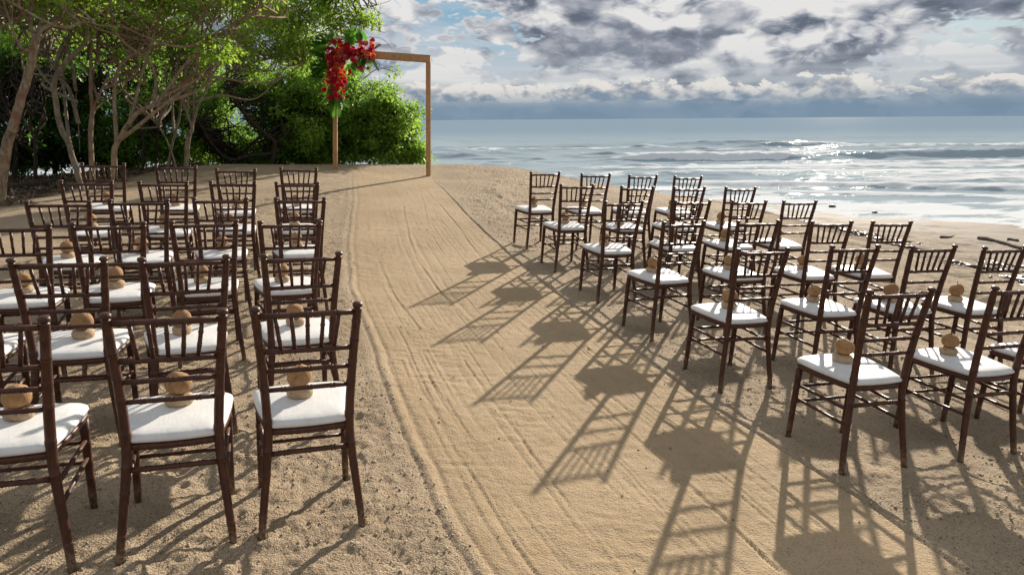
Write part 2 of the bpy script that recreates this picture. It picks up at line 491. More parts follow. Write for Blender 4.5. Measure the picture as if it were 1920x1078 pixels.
# ------------------------------------------------------------------ ground
# surveyed chair places: x, y, heading
CH = {'A1': (1.702, 3.435, 0.284), 'B1': (2.387, 3.627, 0.326), 'C1': (2.962, 3.809, 0.327), 'A2': (1.388, 4.446, 0.324), 'B2': (2.067, 4.688, 0.293), 'C2': (2.644, 4.821, 0.304), 'D2': (3.183, 4.914, 0.291), 'A3': (1.129, 5.441, 0.410), 'B3': (1.780, 5.652, 0.293), 'C3': (2.415, 5.792, 0.249), 'D3': (2.968, 5.943, 0.227), 'A4': (0.868, 6.455, 0.317), 'B4': (1.540, 6.750, 0.292), 'C4': (2.121, 6.922, 0.266), 'D4': (2.669, 7.095, 0.261), 'A5': (0.550, 7.555, 0.336), 'B5': (1.179, 7.648, 0.303), 'C5': (1.770, 7.807, 0.282), 'D5': (2.376, 7.995, 0.261), 'A6': (0.259, 8.552, 0.392), 'B6': (0.869, 8.648, 0.327), 'C6': (1.443, 8.747, 0.305), 'D6': (2.007, 8.882, 0.280), 'E1': (-0.861, 2.700, 0.354), 'E2': (-1.177, 3.657, 0.435), 'E3': (-1.526, 4.621, 0.430), 'E4': (-1.761, 5.724, 0.393), 'E5': (-2.054, 6.676, 0.378), 'E6': (-2.363, 7.772, 0.392), 'F1': (-1.302, 2.524, 0.358), 'F2': (-1.668, 3.451, 0.46), 'F3': (-1.993, 4.500, 0.420), 'F4': (-2.294, 5.499, 0.401), 'F5': (-2.567, 6.503, 0.401), 'F6': (-2.880, 7.404, 0.394), 'G1': (-1.789, 2.351, 0.333), 'G2': (-2.107, 3.306, 0.30), 'G3': (-2.440, 4.263, 0.404), 'G4': (-2.762, 5.230, 0.437), 'G5': (-3.060, 6.264, 0.388), 'G6': (-3.483, 7.418, 0.402), 'H2': (-2.55, 3.15, 0.38), 'H3': (-2.866, 4.056, 0.417), 'H4': (-3.148, 4.981, 0.377), 'H5': (-3.605, 6.077, 0.421), 'H6': (-4.109, 7.261, 0.419)}
FEET = np.array([(x + a * math.cos(h) - b * math.sin(h), y + a * math.sin(h) + b * math.cos(h)) for x, y, h in CH.values() for a, b in ((-.19, -.242), (.19, -.242), (-.178, .178), (.178, .178))])
def poly(x, y):
    return -0.05071 * x - 0.02919 * y + 0.000944 * x * x - 0.000746 * x * y + 0.0044856 * y * y
ctrl = []
for x in np.arange(-4.6, 3.8, 1.05):
    for y in np.arange(0.6, 9.6, 1.1):
        ctrl.append((x, y, poly(x, y)))
ctrl += [(-3.54, 14.5, .594), (-1.67, 14.5, .463), (-5.6, 14, .72), (-3.5, 16.5, .58), (-1.6, 17, .51), (0.3, 16.8, .405), (1.4, 15, .33),
         (2.5, 14, .2), (3.4, 13.5, .11), (4.6, 12.5, -.08), (-2.6, 12, .43), (-0.4, 11.6, .28), (0.8, 11.3, .2),
         (-5, 20, -.4), (-1.6, 20.5, -.5), (.5, 20, -.6), (2.5, 18, -.6), (4, 17, -.62), (5.5, 15.5, -.62),
         (6.6, 23, -1.0), (9.4, 18.4, -1.0), (12.1, 16.8, -1.0), (6.6, 12, -.58), (6, 8.5, -.40), (6, 4, -.36), (6, 1, -.33), (10, 8, -.80), (10, 2, -.75),
         (14, 10, -1.12), (20, 15, -2), (10, 26, -1.6), (0, 28, -1.6), (-6, 26, -1.4), (25, 0, -2.6), (30, 30, -4), (0, 45, -3.5),
         (-5.6, 8, .38), (-6, 5, .32), (-6, 1, .25), (-8, 10, .42), (-10, 14, .45), (-7, 13, .6), (-9, 18, .1), (-14, 10, .3), (-14, 20, -.3),
         (-20, 0, .3), (-30, 20, -.2), (-30, 40, -1), (-2, -4, .2), (4, -4, 0)]
ctrl = np.array(ctrl)
def _tps(r2): return np.where(r2 > 1e-9, 0.5 * r2 * np.log(r2 + 1e-12), 0)
_d2 = ((ctrl[:, None, :2] - ctrl[None, :, :2]) ** 2).sum(-1)
_n = len(ctrl); _A = np.zeros((_n + 3, _n + 3))
_A[:_n, :_n] = _tps(_d2) + np.eye(_n) * 0.05
_A[:_n, _n] = 1; _A[:_n, _n + 1:] = ctrl[:, :2]; _A[_n, :_n] = 1; _A[_n + 1:, :_n] = ctrl[:, :2].T
_W = np.linalg.solve(_A, np.concatenate([ctrl[:, 2], [0, 0, 0]]))
def terrain(x, y):
    x = np.asarray(x, float); y = np.asarray(y, float); sh = x.shape
    X, Y = x.ravel(), y.ravel(); out = np.empty(X.size)
    for i in range(0, X.size, 20000):
        a, b = X[i:i + 20000], Y[i:i + 20000]
        r2 = (a[:, None] - ctrl[:, 0]) ** 2 + (b[:, None] - ctrl[:, 1]) ** 2
        out[i:i + 20000] = _tps(r2) @ _W[:_n] + _W[_n] + _W[_n + 1] * a + _W[_n + 2] * b
    return out.reshape(sh)

AL = np.array([(-3.2, 14.6), (-2.44, 11.13), (-1.91, 8.28), (-1.45, 6.32), (-1.01, 4.98), (-0.72, 3.97), (-0.48, 3.24), (-0.25, 2.59), (-0.11, 2.27), (0.35, 1.0)])[::-1]
AR = np.array([(-1.55, 14.4), (-1.43, 13.48), (-0.56, 10.0), (-0.23, 8.77), (0.02, 7.88), (0.36, 6.67), (0.87, 5.06), (1.16, 4.02), (1.39, 3.44), (1.57, 2.95), (1.69, 2.51), (2.1, 1.0)])[::-1]
GROOVES = [([(-0.33, 4.57), (-0.07, 3.78), (0.08, 3.28), (0.24, 2.78), (.45, 2.1)], .011, .007), ([(0.15, 5.1), (0.48, 4.03), (0.65, 3.48), (0.8, 3.03), (0.99, 2.36)], .011, .007),
           ([(-1.75, 13.2), (-1.18, 11.38), (-0.67, 9.28), (-0.35, 7.78), (0.1, 6.2), (0.55, 4.9)], .011, .009),
           ([(-1.99, 12.15), (-1.71, 11.22), (-1.48, 9.87), (-1.26, 8.68), (-1.04, 7.6), (-0.7, 6.46), (-.3, 5.3)], .012, .010),
           ([(-1.81, 9.37), (-1.49, 7.68), (-1.26, 6.86), (-1.04, 6.12), (-.7, 5.2)], .011, .009),
           ([(-1.55, 12.6), (-1.0, 10.6), (-.5, 8.7), (-.1, 7.2), (.45, 5.3), (.75, 4.2)], .008, .008),
           ([(-2.1, 10.4), (-1.75, 8.6), (-1.3, 7.1)], .008, .007), ([(-.55, 4.3), (-.3, 3.6), (-.05, 2.9), (.2, 2.3)], .007, .006), ([(.2, 4.2), (.42, 3.5), (.6, 2.9), (.8, 2.2)], .007, .006),
           ([(.75, 4.5), (1.0, 3.7), (1.2, 3.0), (1.4, 2.2)], .008, .007), ([(-1.6, 12.5), (-1.35, 11.0), (-1.1, 9.4)], .008, .008), ([(-.75, 5.3), (-.5, 4.4), (-.28, 3.7)], .006, .006)]
rs = np.random.default_rng(19)
STREAKS = [(rs.uniform(.06, .97), a_, a_ + rs.uniform(1.5, 4.5), rs.uniform(.003, .006), rs.uniform(.005, .007), i * 1.37) for i, a_ in enumerate(np.concatenate([rs.uniform(1.2, 4, 26), rs.uniform(4, 11, 22)]))]
def curve_x(pts, y):
    p = np.array(pts); o = np.argsort(p[:, 1]); return np.interp(y, p[o, 1], p[o, 0], left=np.nan, right=np.nan)
def aisle_mask(x, y):
    xl = np.interp(y, AL[:, 1], AL[:, 0]); xr = np.interp(y, AR[:, 1], AR[:, 0])
    wob = 0.03 * fbm(x * 2, y * 2, 5)
    return sstep(x - xl + wob, -0.02, 0.05) * sstep(xr - x + wob, -0.02, 0.05) * sstep(y, 15.2, 14.2) * sstep(y, 0, 0.5)
foot = np.column_stack([rng.uniform(-5, 5, 420), rng.uniform(1.2, 14, 420), rng.uniform(0, math.pi, 420), rng.uniform(.5, 1, 420)])
def detail(x, y):
    """raked grooves, ridges, footprints and lumps"""
    a = aisle_mask(x, y)
    z = 0.004 * fbm(x * 3, y * 3, 1, 3) * a + 0.0034 * fbm(x * 20, y * 20, 33, 3, .7) * a
    rough = (1 - a)
    ur, vr = .74 * x + .67 * y, .74 * y - .67 * x
    zr = 0.018 * fbm(ur * 2.2, vr * 2.2, 2, 3) + 0.013 * fbm(ur * 7, vr * 7, 3, 3, .6) + 0.009 * fbm(vr * 22, ur * 22, 4, 3, .7)
    lump = vnoise(x * 12.6 + y * 9.8, y * 12.6 - x * 9.8, 9)
    zr = zr + 0.008 * sstep(lump, 0.72, 0.95) + 0.004 * fbm(ur * 60, vr * 60, 15, 2, .8)
    for fx, fy, fa, fs in foot:
        m = (abs(x - fx) < .25) & (abs(y - fy) < .25)
        if not m.any(): continue
        dx, dy = x[m] - fx, y[m] - fy
        u = (dx * math.cos(fa) + dy * math.sin(fa)) / .12; v = (-dx * math.sin(fa) + dy * math.cos(fa)) / .055
        r = np.sqrt(u * u + v * v)
        zr[m] += fs * (-0.014 * np.exp(-r ** 3) + 0.007 * np.exp(-((r - 1.3) / .3) ** 2))
    mound = np.zeros_like(x)
    for fx, fy in FEET:
        m = (abs(x - fx) < .14) & (abs(y - fy) < .14)
        if m.any():
            dx, dy = x[m] - fx, y[m] - fy; r = np.hypot(dx, dy)
            mound[m] += .011 * np.exp(-((r - .034) / .022) ** 2) * (.5 + vnoise(x[m] * 30, y[m] * 30, 16)) - .006 * np.exp(-(r / .02) ** 2)
    xl = np.interp(y, AL[:, 1], AL[:, 0]); xr = np.interp(y, AR[:, 1], AR[:, 0])
    patch = 0.35 + 0.65 * sstep(vnoise(x * .8 + 9, y * .8, 40), .25, .6)
    z = z + rough * zr * patch * (.35 + .65 * sstep(np.maximum(xl - x, x - xr), .02, .32)) + mound
    inside = sstep(y, 14.2, 12) * sstep(y, 0, .5)
    # left border: a scraped double ridge, then churned sand; right border: one sharp cut
    d = x - xl + 0.012 * fbm(y * 3, y * 0, 6)
    z += inside * (0.004 * np.exp(-(d / .012) ** 2) - 0.008 * np.exp(-((d + .035) / .009) ** 2) + 0.004 * np.exp(-((d + .095) / .025) ** 2) - 0.006 * np.exp(-((d - .045) / .012) ** 2))
    z += inside * 0.012 * np.exp(-((d + .20) / .15) ** 2) * fbm(x * 34, y * 34, 8, 4, .8) * sstep(vnoise(x * .6, y * .9, 45), .25, .6)
    d = x - xr + 0.010 * fbm(y * 3, y * 0, 7)
    z += inside * (-0.013 * np.exp(-(d / .010) ** 2) + 0.003 * np.exp(-((d - .03) / .02) ** 2) + 0.002 * sstep(d, 0, .05))
    for pts, dep, wd in GROOVES:
        gx = curve_x(pts, y) + 0.006 * fbm(y * 2.3, y * 0 + dep * 1000 + pts[0][0] * 10, 11)
        ok = ~np.isnan(gx)
        dd = np.where(ok, x - gx, 9)
        brk = 0.35 + 0.65 * sstep(vnoise(y * 1.7 + pts[0][0] * 31, y * 0, 12), .2, .55)
        z += .55 * brk * (-dep * np.exp(-(dd / wd) ** 2) + 0.45 * dep * np.exp(-((dd - 2.2 * wd) / (1.4 * wd)) ** 2))
    for s0, y0, y1, dep, wd, sd in STREAKS:
        m = (y > y0) & (y < y1)
        if not m.any(): continue
        ym = y[m]; gx_ = xl[m] + (xr[m] - xl[m]) * s0 + 0.018 * fbm(ym * 1.1, ym * 0 + sd, 13, 2)
        dd = x[m] - gx_
        k = sstep(vnoise(ym * 2.2 + sd * 7, ym * 0 + sd, 14), .30, .6) * sstep(ym, y0, y0 + .3) * sstep(ym, y1, y1 - .3)
        z[m] += k * (-dep * np.exp(-(dd / wd) ** 2) + .4 * dep * np.exp(-((dd - 2 * wd) / (1.3 * wd)) ** 2))
    # broom bristle streaks following the aisle
    s = (x - xl) / np.maximum(xr - xl, .3)
    z += a * 0.0035 * sstep(vnoise(s * 90, y * .5, 21), .6, .95) * -.8
    z += a * .0045 * sstep(vnoise(x * 1.9, y * 1.6, 23), .5, .8) * fbm(x * 9 + y * 3, y * 30, 24, 3, .6)
    # scarp of the dune on the sea side and drift rubble
    return z
def axis(segs):
    out = []
    for a, b, d0, d1 in segs:
        t = a
        while t < b - 1e-9:
            out.append(t); t += d0 + (d1 - d0) * (t - a) / (b - a)
    out.append(segs[-1][1]); return np.array(out)
gx = axis([(-40, -8, 2.5, .4), (-8, -4, .2, .05), (-4, -1.6, .03, .018), (-1.6, -1.0, .015, .009), (-1.0, 1.6, .0075, .0075), (1.6, 2.2, .0085, .015), (2.2, 4.5, .018, .05), (4.5, 14, .06, .25), (14, 45, .6, 3)])
gy = axis([(-4, 1.8, .5, .2), (1.8, 5, .0125, .016), (5, 9, .016, .03), (9, 16, .03, .07), (16, 26, .1, .3), (26, 50, .6, 3)])
GX, GY = np.meshgrid(gx, gy)
ix, iy = np.linspace(-40, 45, 171), np.linspace(-4, 50, 109)
CX, CY = np.meshgrid(ix, iy); CZ = terrain(CX, CY)
def bil(x, y):
    """terrain sampled on a half-metre survey grid, cubic between"""
    def cub(p0, p1, p2, p3, t): return p1 + .5 * t * (p2 - p0 + t * (2 * p0 - 5 * p1 + 4 * p2 - p3 + t * (3 * (p1 - p2) + p3 - p0)))
    u = (np.asarray(x, float) - ix[0]) / (ix[1] - ix[0]); v = (np.asarray(y, float) - iy[0]) / (iy[1] - iy[0])
    i = np.clip(np.floor(u).astype(int), 1, len(ix) - 3); j = np.clip(np.floor(v).astype(int), 1, len(iy) - 3)
    fu, fv = np.clip(u - i, -1, 2), np.clip(v - j, -1, 2)
    rows = [cub(*(CZ[j + q, i + k] for k in (-1, 0, 1, 2)), fu) for q in (-1, 0, 1, 2)]
    return cub(*rows, fv)
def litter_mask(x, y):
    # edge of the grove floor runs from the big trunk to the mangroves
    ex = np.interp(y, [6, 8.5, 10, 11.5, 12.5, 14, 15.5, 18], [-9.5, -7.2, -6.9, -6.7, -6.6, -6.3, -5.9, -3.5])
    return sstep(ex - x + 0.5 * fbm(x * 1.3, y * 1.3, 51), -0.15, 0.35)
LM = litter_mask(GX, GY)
def seaside(x, y):
    """the low eroded bank on the sea side of the dune"""
    ex = np.interp(y, [7, 9, 11, 12.5, 13.5, 14, 15, 16, 17], [7.6, 7.0, 6.2, 4.7, 3.5, 2.6, 1.5, 1.0, .4]) + .25 * fbm(x * .8, y * .8, 61)
    return ex
DZ = detail(GX, GY) * (1 - LM)
ez_ = seaside(GX, GY)
DZ = DZ - 0.10 * sstep(GX, ez_, ez_ + .25) * sstep(GY, 8, 10) * sstep(GX, ez_ + 2.5, ez_ + .6)
DZ += 0.05 * fbm(GX * 1.5, GY * 2.4, 62, 4, .6) * sstep(GX, 2.5, 5) * sstep(GX, 11, 7)
DZ += LM * 0.04 * fbm(GX * 3, GY * 3, 63, 3, .6)
GZ = bil(GX, GY) + DZ
ny, nx = GX.shape
idx = np.arange(nx * ny).reshape(ny, nx)
faces = np.stack([idx[:-1, :-1], idx[:-1, 1:], idx[1:, 1:], idx[1:, :-1]], -1).reshape(-1, 4)
me = mesh_np('sand', np.stack([GX, GY, GZ], -1).reshape(-1, 3), faces, SAND, True)
AM = aisle_mask(GX, GY)
damp_and_shade = sstep(np.abs(GX - ez_ + .15), 1.0, .35) * sstep(GY, 8.5, 11) * sstep(fbm(GX * 1.2, GY * 1.6, 66, 4, .6), -.45, .1)
damp_and_shade = np.maximum(damp_and_shade, .75 * np.exp(-((GX - .15 - (11 - GY) * .30) / .17) ** 2) * sstep(GY, 9.4, 10.2) * sstep(GY, 13, 12) * sstep(fbm(GX * 2.4, GY * 2.0, 67, 4, .6), -.25, .3))  # streak right of the aisle: shadow of a small scarp, painted dark
for nm, arr in (('aisle', AM), ('litter', LM), ('damp_and_shade', damp_and_shade)):
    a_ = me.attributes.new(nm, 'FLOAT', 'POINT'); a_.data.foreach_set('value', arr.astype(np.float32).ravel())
tag(obj('beach_sand', me), kind='structure')

def gz(x, y): return float(bil(np.array([x]), np.array([y]))[0])

# ------------------------------------------------------------------ sea
sy = np.concatenate([np.arange(9, 24, .35), np.arange(24, 70, .14), 70 * 1.03 ** np.arange(0, 165)])
sx = np.linspace(-1, 1.25, 520)
SX = sx[None, :] * (sy[:, None] * .85 + 10); SY = np.repeat(sy[:, None], len(sx), 1)
rw = np.random.default_rng(3)
hh = np.zeros_like(SX); fo = np.zeros_like(SX)
def ridge(x0, x1, y0, amp, wf, wb, slope=0.0, foam=0.0, seed=0):
    xc, hw = (x0 + x1) / 2, (x1 - x0) / 2
    reach = 3 * wb + 1.5 + abs(slope) * hw * 1.6
    r0, r1 = np.searchsorted(sy, [y0 - reach, y0 + reach])
    if r1 - r0 < 2: return
    wmax = np.abs(sx) * 0
    X = SX[r0:r1]; cc = np.where((X.max(0) > xc - 1.7 * hw) & (X.min(0) < xc + 1.7 * hw))[0]
    if len(cc) < 2: return
    sl = np.s_[r0:r1, cc[0]:cc[-1] + 1]; X, Y = SX[sl], SY[sl]
    win = np.exp(-(np.abs(X - xc) / hw) ** 4)
    yc = y0 + slope * (X - xc) + 0.6 * fbm(X * .25 / max(1, amp), X * 0 + seed, 70 + seed, 3)
    d = Y - yc
    prof = np.where(d < 0, np.exp(-(d / wf) ** 2), np.exp(-(d / wb) ** 2))
    mod = 0.75 + .5 * vnoise(X * .22, Y * .1 + seed, 81)
    hh[sl] += amp * win * prof * mod
    if foam:
        fr = np.where(d < 0, np.exp(-((d + wf * .3) / (wf * 1.1)) ** 2), np.exp(-(d / (wb * 1.0)) ** 2))
        fo[sl] = np.maximum(fo[sl], foam * win * fr * (.6 + .6 * vnoise(X * 1.3, Y * 1.3, 90 + seed)))
        hh[sl] += .13 * amp / .5 * win * fr * fbm(X * 2.2, Y * 2.2, 95 + seed, 3, .6)
ridge(6.0, 18.5, 44, .58, .6, 1.6, -.02, 1.3, 1)
ridge(19.5, 46, 46, .52, .8, 2.4, -.03, .22, 2)
ridge(12, 17, 55, .30, 1.0, 2.2, 0, .1, 3)
ridge(5, 16, 72, .34, 1.4, 3.0, 0, .12, 4)
ridge(15, 34, 70, .30, 1.4, 3.5, 0, .05, 5)
ridge(-6, 1.5, 50, .22, 1.2, 2.4, 0, .35, 6)
ridge(-5, 2, 41, .17, .9, 2.0, 0, .35, 7)
ridge(20, 36, 38, .15, .6, 1.8, -.04, .5, 8)
ridge(8, 30, 31.5, .16, .8, 2.0, -.10, .5, 9)
ridge(5.5, 26, 26.0, .26, .5, 1.0, -.26, 1.1, 10)
ridge(6.5, 28, 22.8, .10, .4, .8, -.26, .9, 11)
for q, (x0, x1, y0, amp, fo_) in enumerate([(2, 44, 52, .16, .6), (-8, 22, 60, .18, .55), (18, 64, 63, .22, .6), (4, 46, 37.5, .14, .85), (7, 30, 33.5, .11, .85), (12, 50, 29.5, .13, .9), (-10, 14, 86, .24, .25), (18, 70, 92, .26, .2), (-4, 10, 33, .12, .5), (10, 34, 41.0, .10, .5)]):
    ridge(x0, x1, y0, amp, .6 + y0 / 90, 1.5 + y0 / 60, rw.uniform(-.06, -.01), fo_, 200 + q)
for q in range(90):
    y0 = 48 * 1.028 ** q * rw.uniform(.95, 1.05); L = rw.uniform(4, 12) * (y0 / 60) ** .7
    for k in range(3):
        xc = rw.uniform(-.5, 1.1) * y0
        ridge(xc - L / 2, xc + L / 2, y0, rw.uniform(.06, .17) * min(1, (75 / y0) ** .5), rw.uniform(.8, 1.5) * (y0 / 60) ** .5, rw.uniform(1.5, 3) * (y0 / 60) ** .5, rw.uniform(-.05, .05), rw.choice([0, 0, .12, .3]), q)
for q in range(900):                                  # short wind crests
    y0 = rw.uniform(24, 45) if q < 260 else 45 * 3.5 ** rw.uniform(0, 1)
    L = rw.uniform(.8, 3.2) * (y0 / 45); xc = rw.uniform(-.35, 1.0) * y0
    ridge(xc - L / 2, xc + L / 2, y0, rw.uniform(.035, .10) * (y0 / 45) ** .3, .30 * (y0 / 45) ** .8, .55 * (y0 / 45) ** .8, rw.uniform(-.15, .1), rw.choice([0, 0, 0, .3]), q % 40)
calm = sstep(SY, 17, 40)
hh += (.014 + .018 * calm) * fbm(SX * .55, SY * 1.1, 101, 3, .5) + .06 * calm * fbm(SX * .16, SY * .42, 102, 3)
lim = np.interp(SY, [20, 26, 34, 42], [.16, .26, .28, .9]); hh = lim * np.tanh(hh / lim)
hh = hh * sstep(SY, 12, 22)
# sheets of foam washing in
shore = np.interp(SX, [-6, 0, 6.6, 9.4, 12.1, 20], [26, 25, 22.5, 18.4, 16.8, 14])
inn = SY - shore
fo = np.maximum(fo, .92 * sstep(inn, 8.0, 3.0) * (.45 + .55 * sstep(fbm(SX * .5, SY * 1.3, 111, 4, .6), -.25, .35)))
fo = np.maximum(fo, .52 * sstep(inn, 34, 8) * sstep(fbm(SX * .10, SY * .28, 112, 4), -.1, .35))
fo = np.maximum(fo, .34 * sstep(SY, 140, 45) * sstep(fbm(SX * .2, SY * .5, 113, 4), .1, .5))
ny, nx = SX.shape
idx = np.arange(nx * ny).reshape(ny, nx)
faces = np.stack([idx[:-1, :-1], idx[:-1, 1:], idx[1:, 1:], idx[1:, :-1]], -1).reshape(-1, 4)
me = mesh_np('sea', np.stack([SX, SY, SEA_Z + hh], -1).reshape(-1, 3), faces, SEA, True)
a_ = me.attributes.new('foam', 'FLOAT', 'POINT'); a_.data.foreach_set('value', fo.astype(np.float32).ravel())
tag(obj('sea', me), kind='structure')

# ------------------------------------------------------------------ chairs
def ringed(p0, p1, r, rings, sides=8, amp=.0016, wid=.004, taper=None):
    """straight turned stick with bamboo-like rings at the given fractions"""
    p0, p1 = np.array(p0, float), np.array(p1, float); L = np.linalg.norm(p1 - p0)
    ts, rs = [0.0], [r]
    for q in rings:
        for o, k in ((-1.5, 0), (-.7, 1), (.7, 1), (1.5, 0)):
            ts.append(q + o * wid / L); rs.append(r + amp * k)
    ts.append(1.0); rs.append(r)
    o = np.argsort(ts); ts = np.array(ts)[o]; rs = np.array(rs)[o]
    if taper: rs = rs * np.interp(ts, *taper)
    return p0 + (p1 - p0) * ts[:, None], rs
POST = np.array([(.190, -.242, -.012), (.183, -.230, .07), (.172, -.214, .17), (.159, -.198, .29), (.151, -.188, .38), (.149, -.185, .44), (.153, -.190, .54), (.161, -.201, .67), (.170, -.215, .79), (.1785, -.229, .895)])
def post_at(z):
    return np.array([np.interp(z, POST[:, 2], POST[:, 0]), np.interp(z, POST[:, 2], POST[:, 1]), z])
def chair_post(s):
    mb = MB()
    zs = list(np.linspace(-.012, .893, 24)); rr = [.0165] * len(zs)
    for q in (.10, .255, .345, .47, .60, .685, .77, .845):
        for d, k in ((-.008, 0), (-.005, 1), (-.002, 1), (.0, 0), (.002, 1), (.005, 1), (.008, 0)):
            zs.append(q + d); rr.append(.0165 + .0016 * k)
    zs = np.array(zs); rr = np.array(rr); o = np.argsort(zs); zs, rr = zs[o], rr[o]
    rr = rr * np.interp(zs, [0, .3, .44, .9], [.86, 1.0, 1.08, .95])
    P = np.array([post_at(z) for z in zs]); P[:, 0] *= s
    # finial: collar, neck, button
    top = P[-1]
    for dz, r in ((.002, .0165), (.004, .0115), (.008, .011), (.010, .017), (.016, .0195), (.022, .0185), (.026, .014), (.028, .006)):
        P = np.vstack([P, top + np.array([.0, -.16 * dz, dz])]); rr = np.append(rr, r)
    mb.tube(P, rr, 10)
    return mb.mesh('post', CHAIRWOOD)
def front_leg(s):
    P, r = ringed((s * .172, .165, .405), (s * .178, .178, -.012), .0165, (.12, .26, .45, .62, .8), 8, .0016, .004, ((0, .35, 1), (1.05, 1.0, .82)))
    mb = MB(); mb.tube(P, r, 9); return mb.mesh('leg', CHAIRWOOD)
def stick(p0, p1, r, rings, name):
    P, q = ringed(p0, p1, r, rings, 8); mb = MB(); mb.tube(P, q, 8); return mb.mesh(name, CHAIRWOOD)
def seat_outline(inset=0.0, n=9):
    pts = []
    cs = [(-.148 + inset, -.192 + inset, .03), (.148 - inset, -.192 + inset, .03), (.203 - inset, .195 - inset, .075), (-.203 + inset, .195 - inset, .075)]
    c = np.array([(a, b) for a, b, _ in cs])
    for i in range(4):
        p, a, b = c[i], c[i - 1], c[(i + 1) % 4]; r = cs[i][2]
        ua, ub = (a - p) / np.linalg.norm(a - p), (b - p) / np.linalg.norm(b - p)
        A, B = p + ua * r, p + ub * r
        for t in np.linspace(0, 1, n): pts.append((1 - t) ** 2 * A + 2 * t * (1 - t) * p + t * t * B)
    # subdivide the long edges a little with an outward bow
    out = []
    for i in range(len(pts)):
        a, b = pts[i], pts[(i + 1) % len(pts)]; out.append(a)
        if np.linalg.norm(b - a) > .05:
            for t in (.25, .5, .75):
                m_ = a + (b - a) * t; nrm = np.array([(b - a)[1], -(b - a)[0]]); nrm /= np.linalg.norm(nrm); out.append(m_ + nrm * .008 * 4 * t * (1 - t))
    return np.array(out)
def slab(levels, name, mat):
    vs, fs = [], []; n = None
    for inset, z, sc_ in levels:
        o = seat_outline(inset) * sc_; n = len(o)
        for i, p in enumerate(o): vs.append((p[0], p[1], z))
    for i in range(len(levels) - 1):
        for k in range(n): fs.append((i * n + k, i * n + (k + 1) % n, (i + 1) * n + (k + 1) % n, (i + 1) * n + k))
    fs.append(tuple(range(n))[::-1]); b = (len(levels) - 1) * n; c = len(vs); z = levels[-1][1]; vs.append((0, 0, z + .001))
    for k in range(n): fs.append((b + k, b + (k + 1) % n, c))
    return mesh_from(name, vs, fs, mat, True)
SEAT_Z = .405
seat_me = slab([(.006, SEAT_Z, 1), (0, SEAT_Z + .004, 1), (0, SEAT_Z + .020, 1), (.005, SEAT_Z + .025, 1)], 'seat_frame', CHAIRWOOD)
CU = SEAT_Z + .0262
cush_me = slab([(.010, CU, 1), (.001, CU + .005, 1), (-.004, CU + .013, 1), (-.002, CU + .021, 1), (.006, CU + .028, 1), (.016, CU + .033, 1), (.020, CU + .036, .8), (.02, CU + .038, .5), (.02, CU + .039, .25)], 'cushion', CUSHION)
CUSH_TOP = CU + .039
chair_parts = [('post', chair_post(-1)), ('post', chair_post(1)), ('leg', front_leg(-1)), ('leg', front_leg(1)), ('seat_frame', seat_me), ('cushion', cush_me)]
def rail(z, r, name, rings=(.2, .23, .5, .53, .77, .8)):
    p = post_at(z); return stick((-p[0], p[1], z), (p[0], p[1], z), r, rings, name)
chair_parts += [('top_rail', rail(.882, .0105, 'top_rail')), ('back_rail', rail(.742, .0105, 'back_rail')), ('back_rail', rail(.665, .0095, 'back_rail')), ('back_rail', rail(.590, .0095, 'back_rail'))]
for k in range(5):
    u = (k - 2) / 2.0; a, b = post_at(.742), post_at(.882)
    chair_parts.append(('spindle', stick((u * .094, a[1], .747), (u * .112, b[1], .878), .0075, (.3, .36, .7), 'spindle')))
p = post_at(.335); chair_parts.append(('stretcher', stick((-p[0], p[1], .335), (p[0], p[1], .335), .0105, (.2, .24, .5, .76, .8), 'stretcher')))
for s in (-1, 1):
    for z in (.312, .238):
        p = post_at(z); chair_parts.append(('stretcher', stick((s * p[0], p[1], z), (s * .1745, .170, z), .0085, (.25, .5, .75), 'stretcher')))
for z in (.300, .215):
    chair_parts.append(('stretcher', stick((-.1745, .171, z), (.1745, .171, z), .0085, (.25, .5, .75), 'stretcher')))

def coco_prof(prof, name, mat, squash=(1, 1, 1), seed=0):
    mb = MB(); mb.lathe(prof, 20); r_ = np.random.default_rng(seed)
    ph = r_.uniform(0, 6, 4)
    vs = []
    for x, y, z in mb.v:
        a = math.atan2(y, x); k = 1 + .035 * math.sin(2 * a + ph[0]) + .02 * math.sin(3 * a + ph[1] + z * 30)
        vs.append((x * k * squash[0], y * k * squash[1], z * (1 + .03 * math.sin(a + ph[2]))))
    return mesh_from(name, vs, mb.f, mat, True)
base_ms = [coco_prof([(.036, 0), (.045, .006), (.049, .018), (.048, .030), (.041, .040), (.027, .045), (.010, .046)], 'base', COCO_BASE, seed=q) for q in range(3)]
ball_ms = [coco_prof([(.012, .044), (.026, .047), (.040, .056), (.0465, .070), (.0465, .086), (.042, .101), (.032, .114), (.017, .1225), (.004, .124)], 'shell', COCO_TOP, seed=10 + q) for q in range(4)]
def straw_mesh(lean, h):
    mb = MB(); mb.tube([(0, 0, .113), (lean[0] * .4, lean[1] * .4, .118 + h * .5), (lean[0], lean[1], .118 + h)], [.0022, .002, .0014], 6); return mb.mesh('straw', STRAW)
straw_ms = [straw_mesh((.006, .002), .03), straw_mesh((-.004, .01), .045), straw_mesh((.03, .01), .03), straw_mesh((0, 0), .02)]

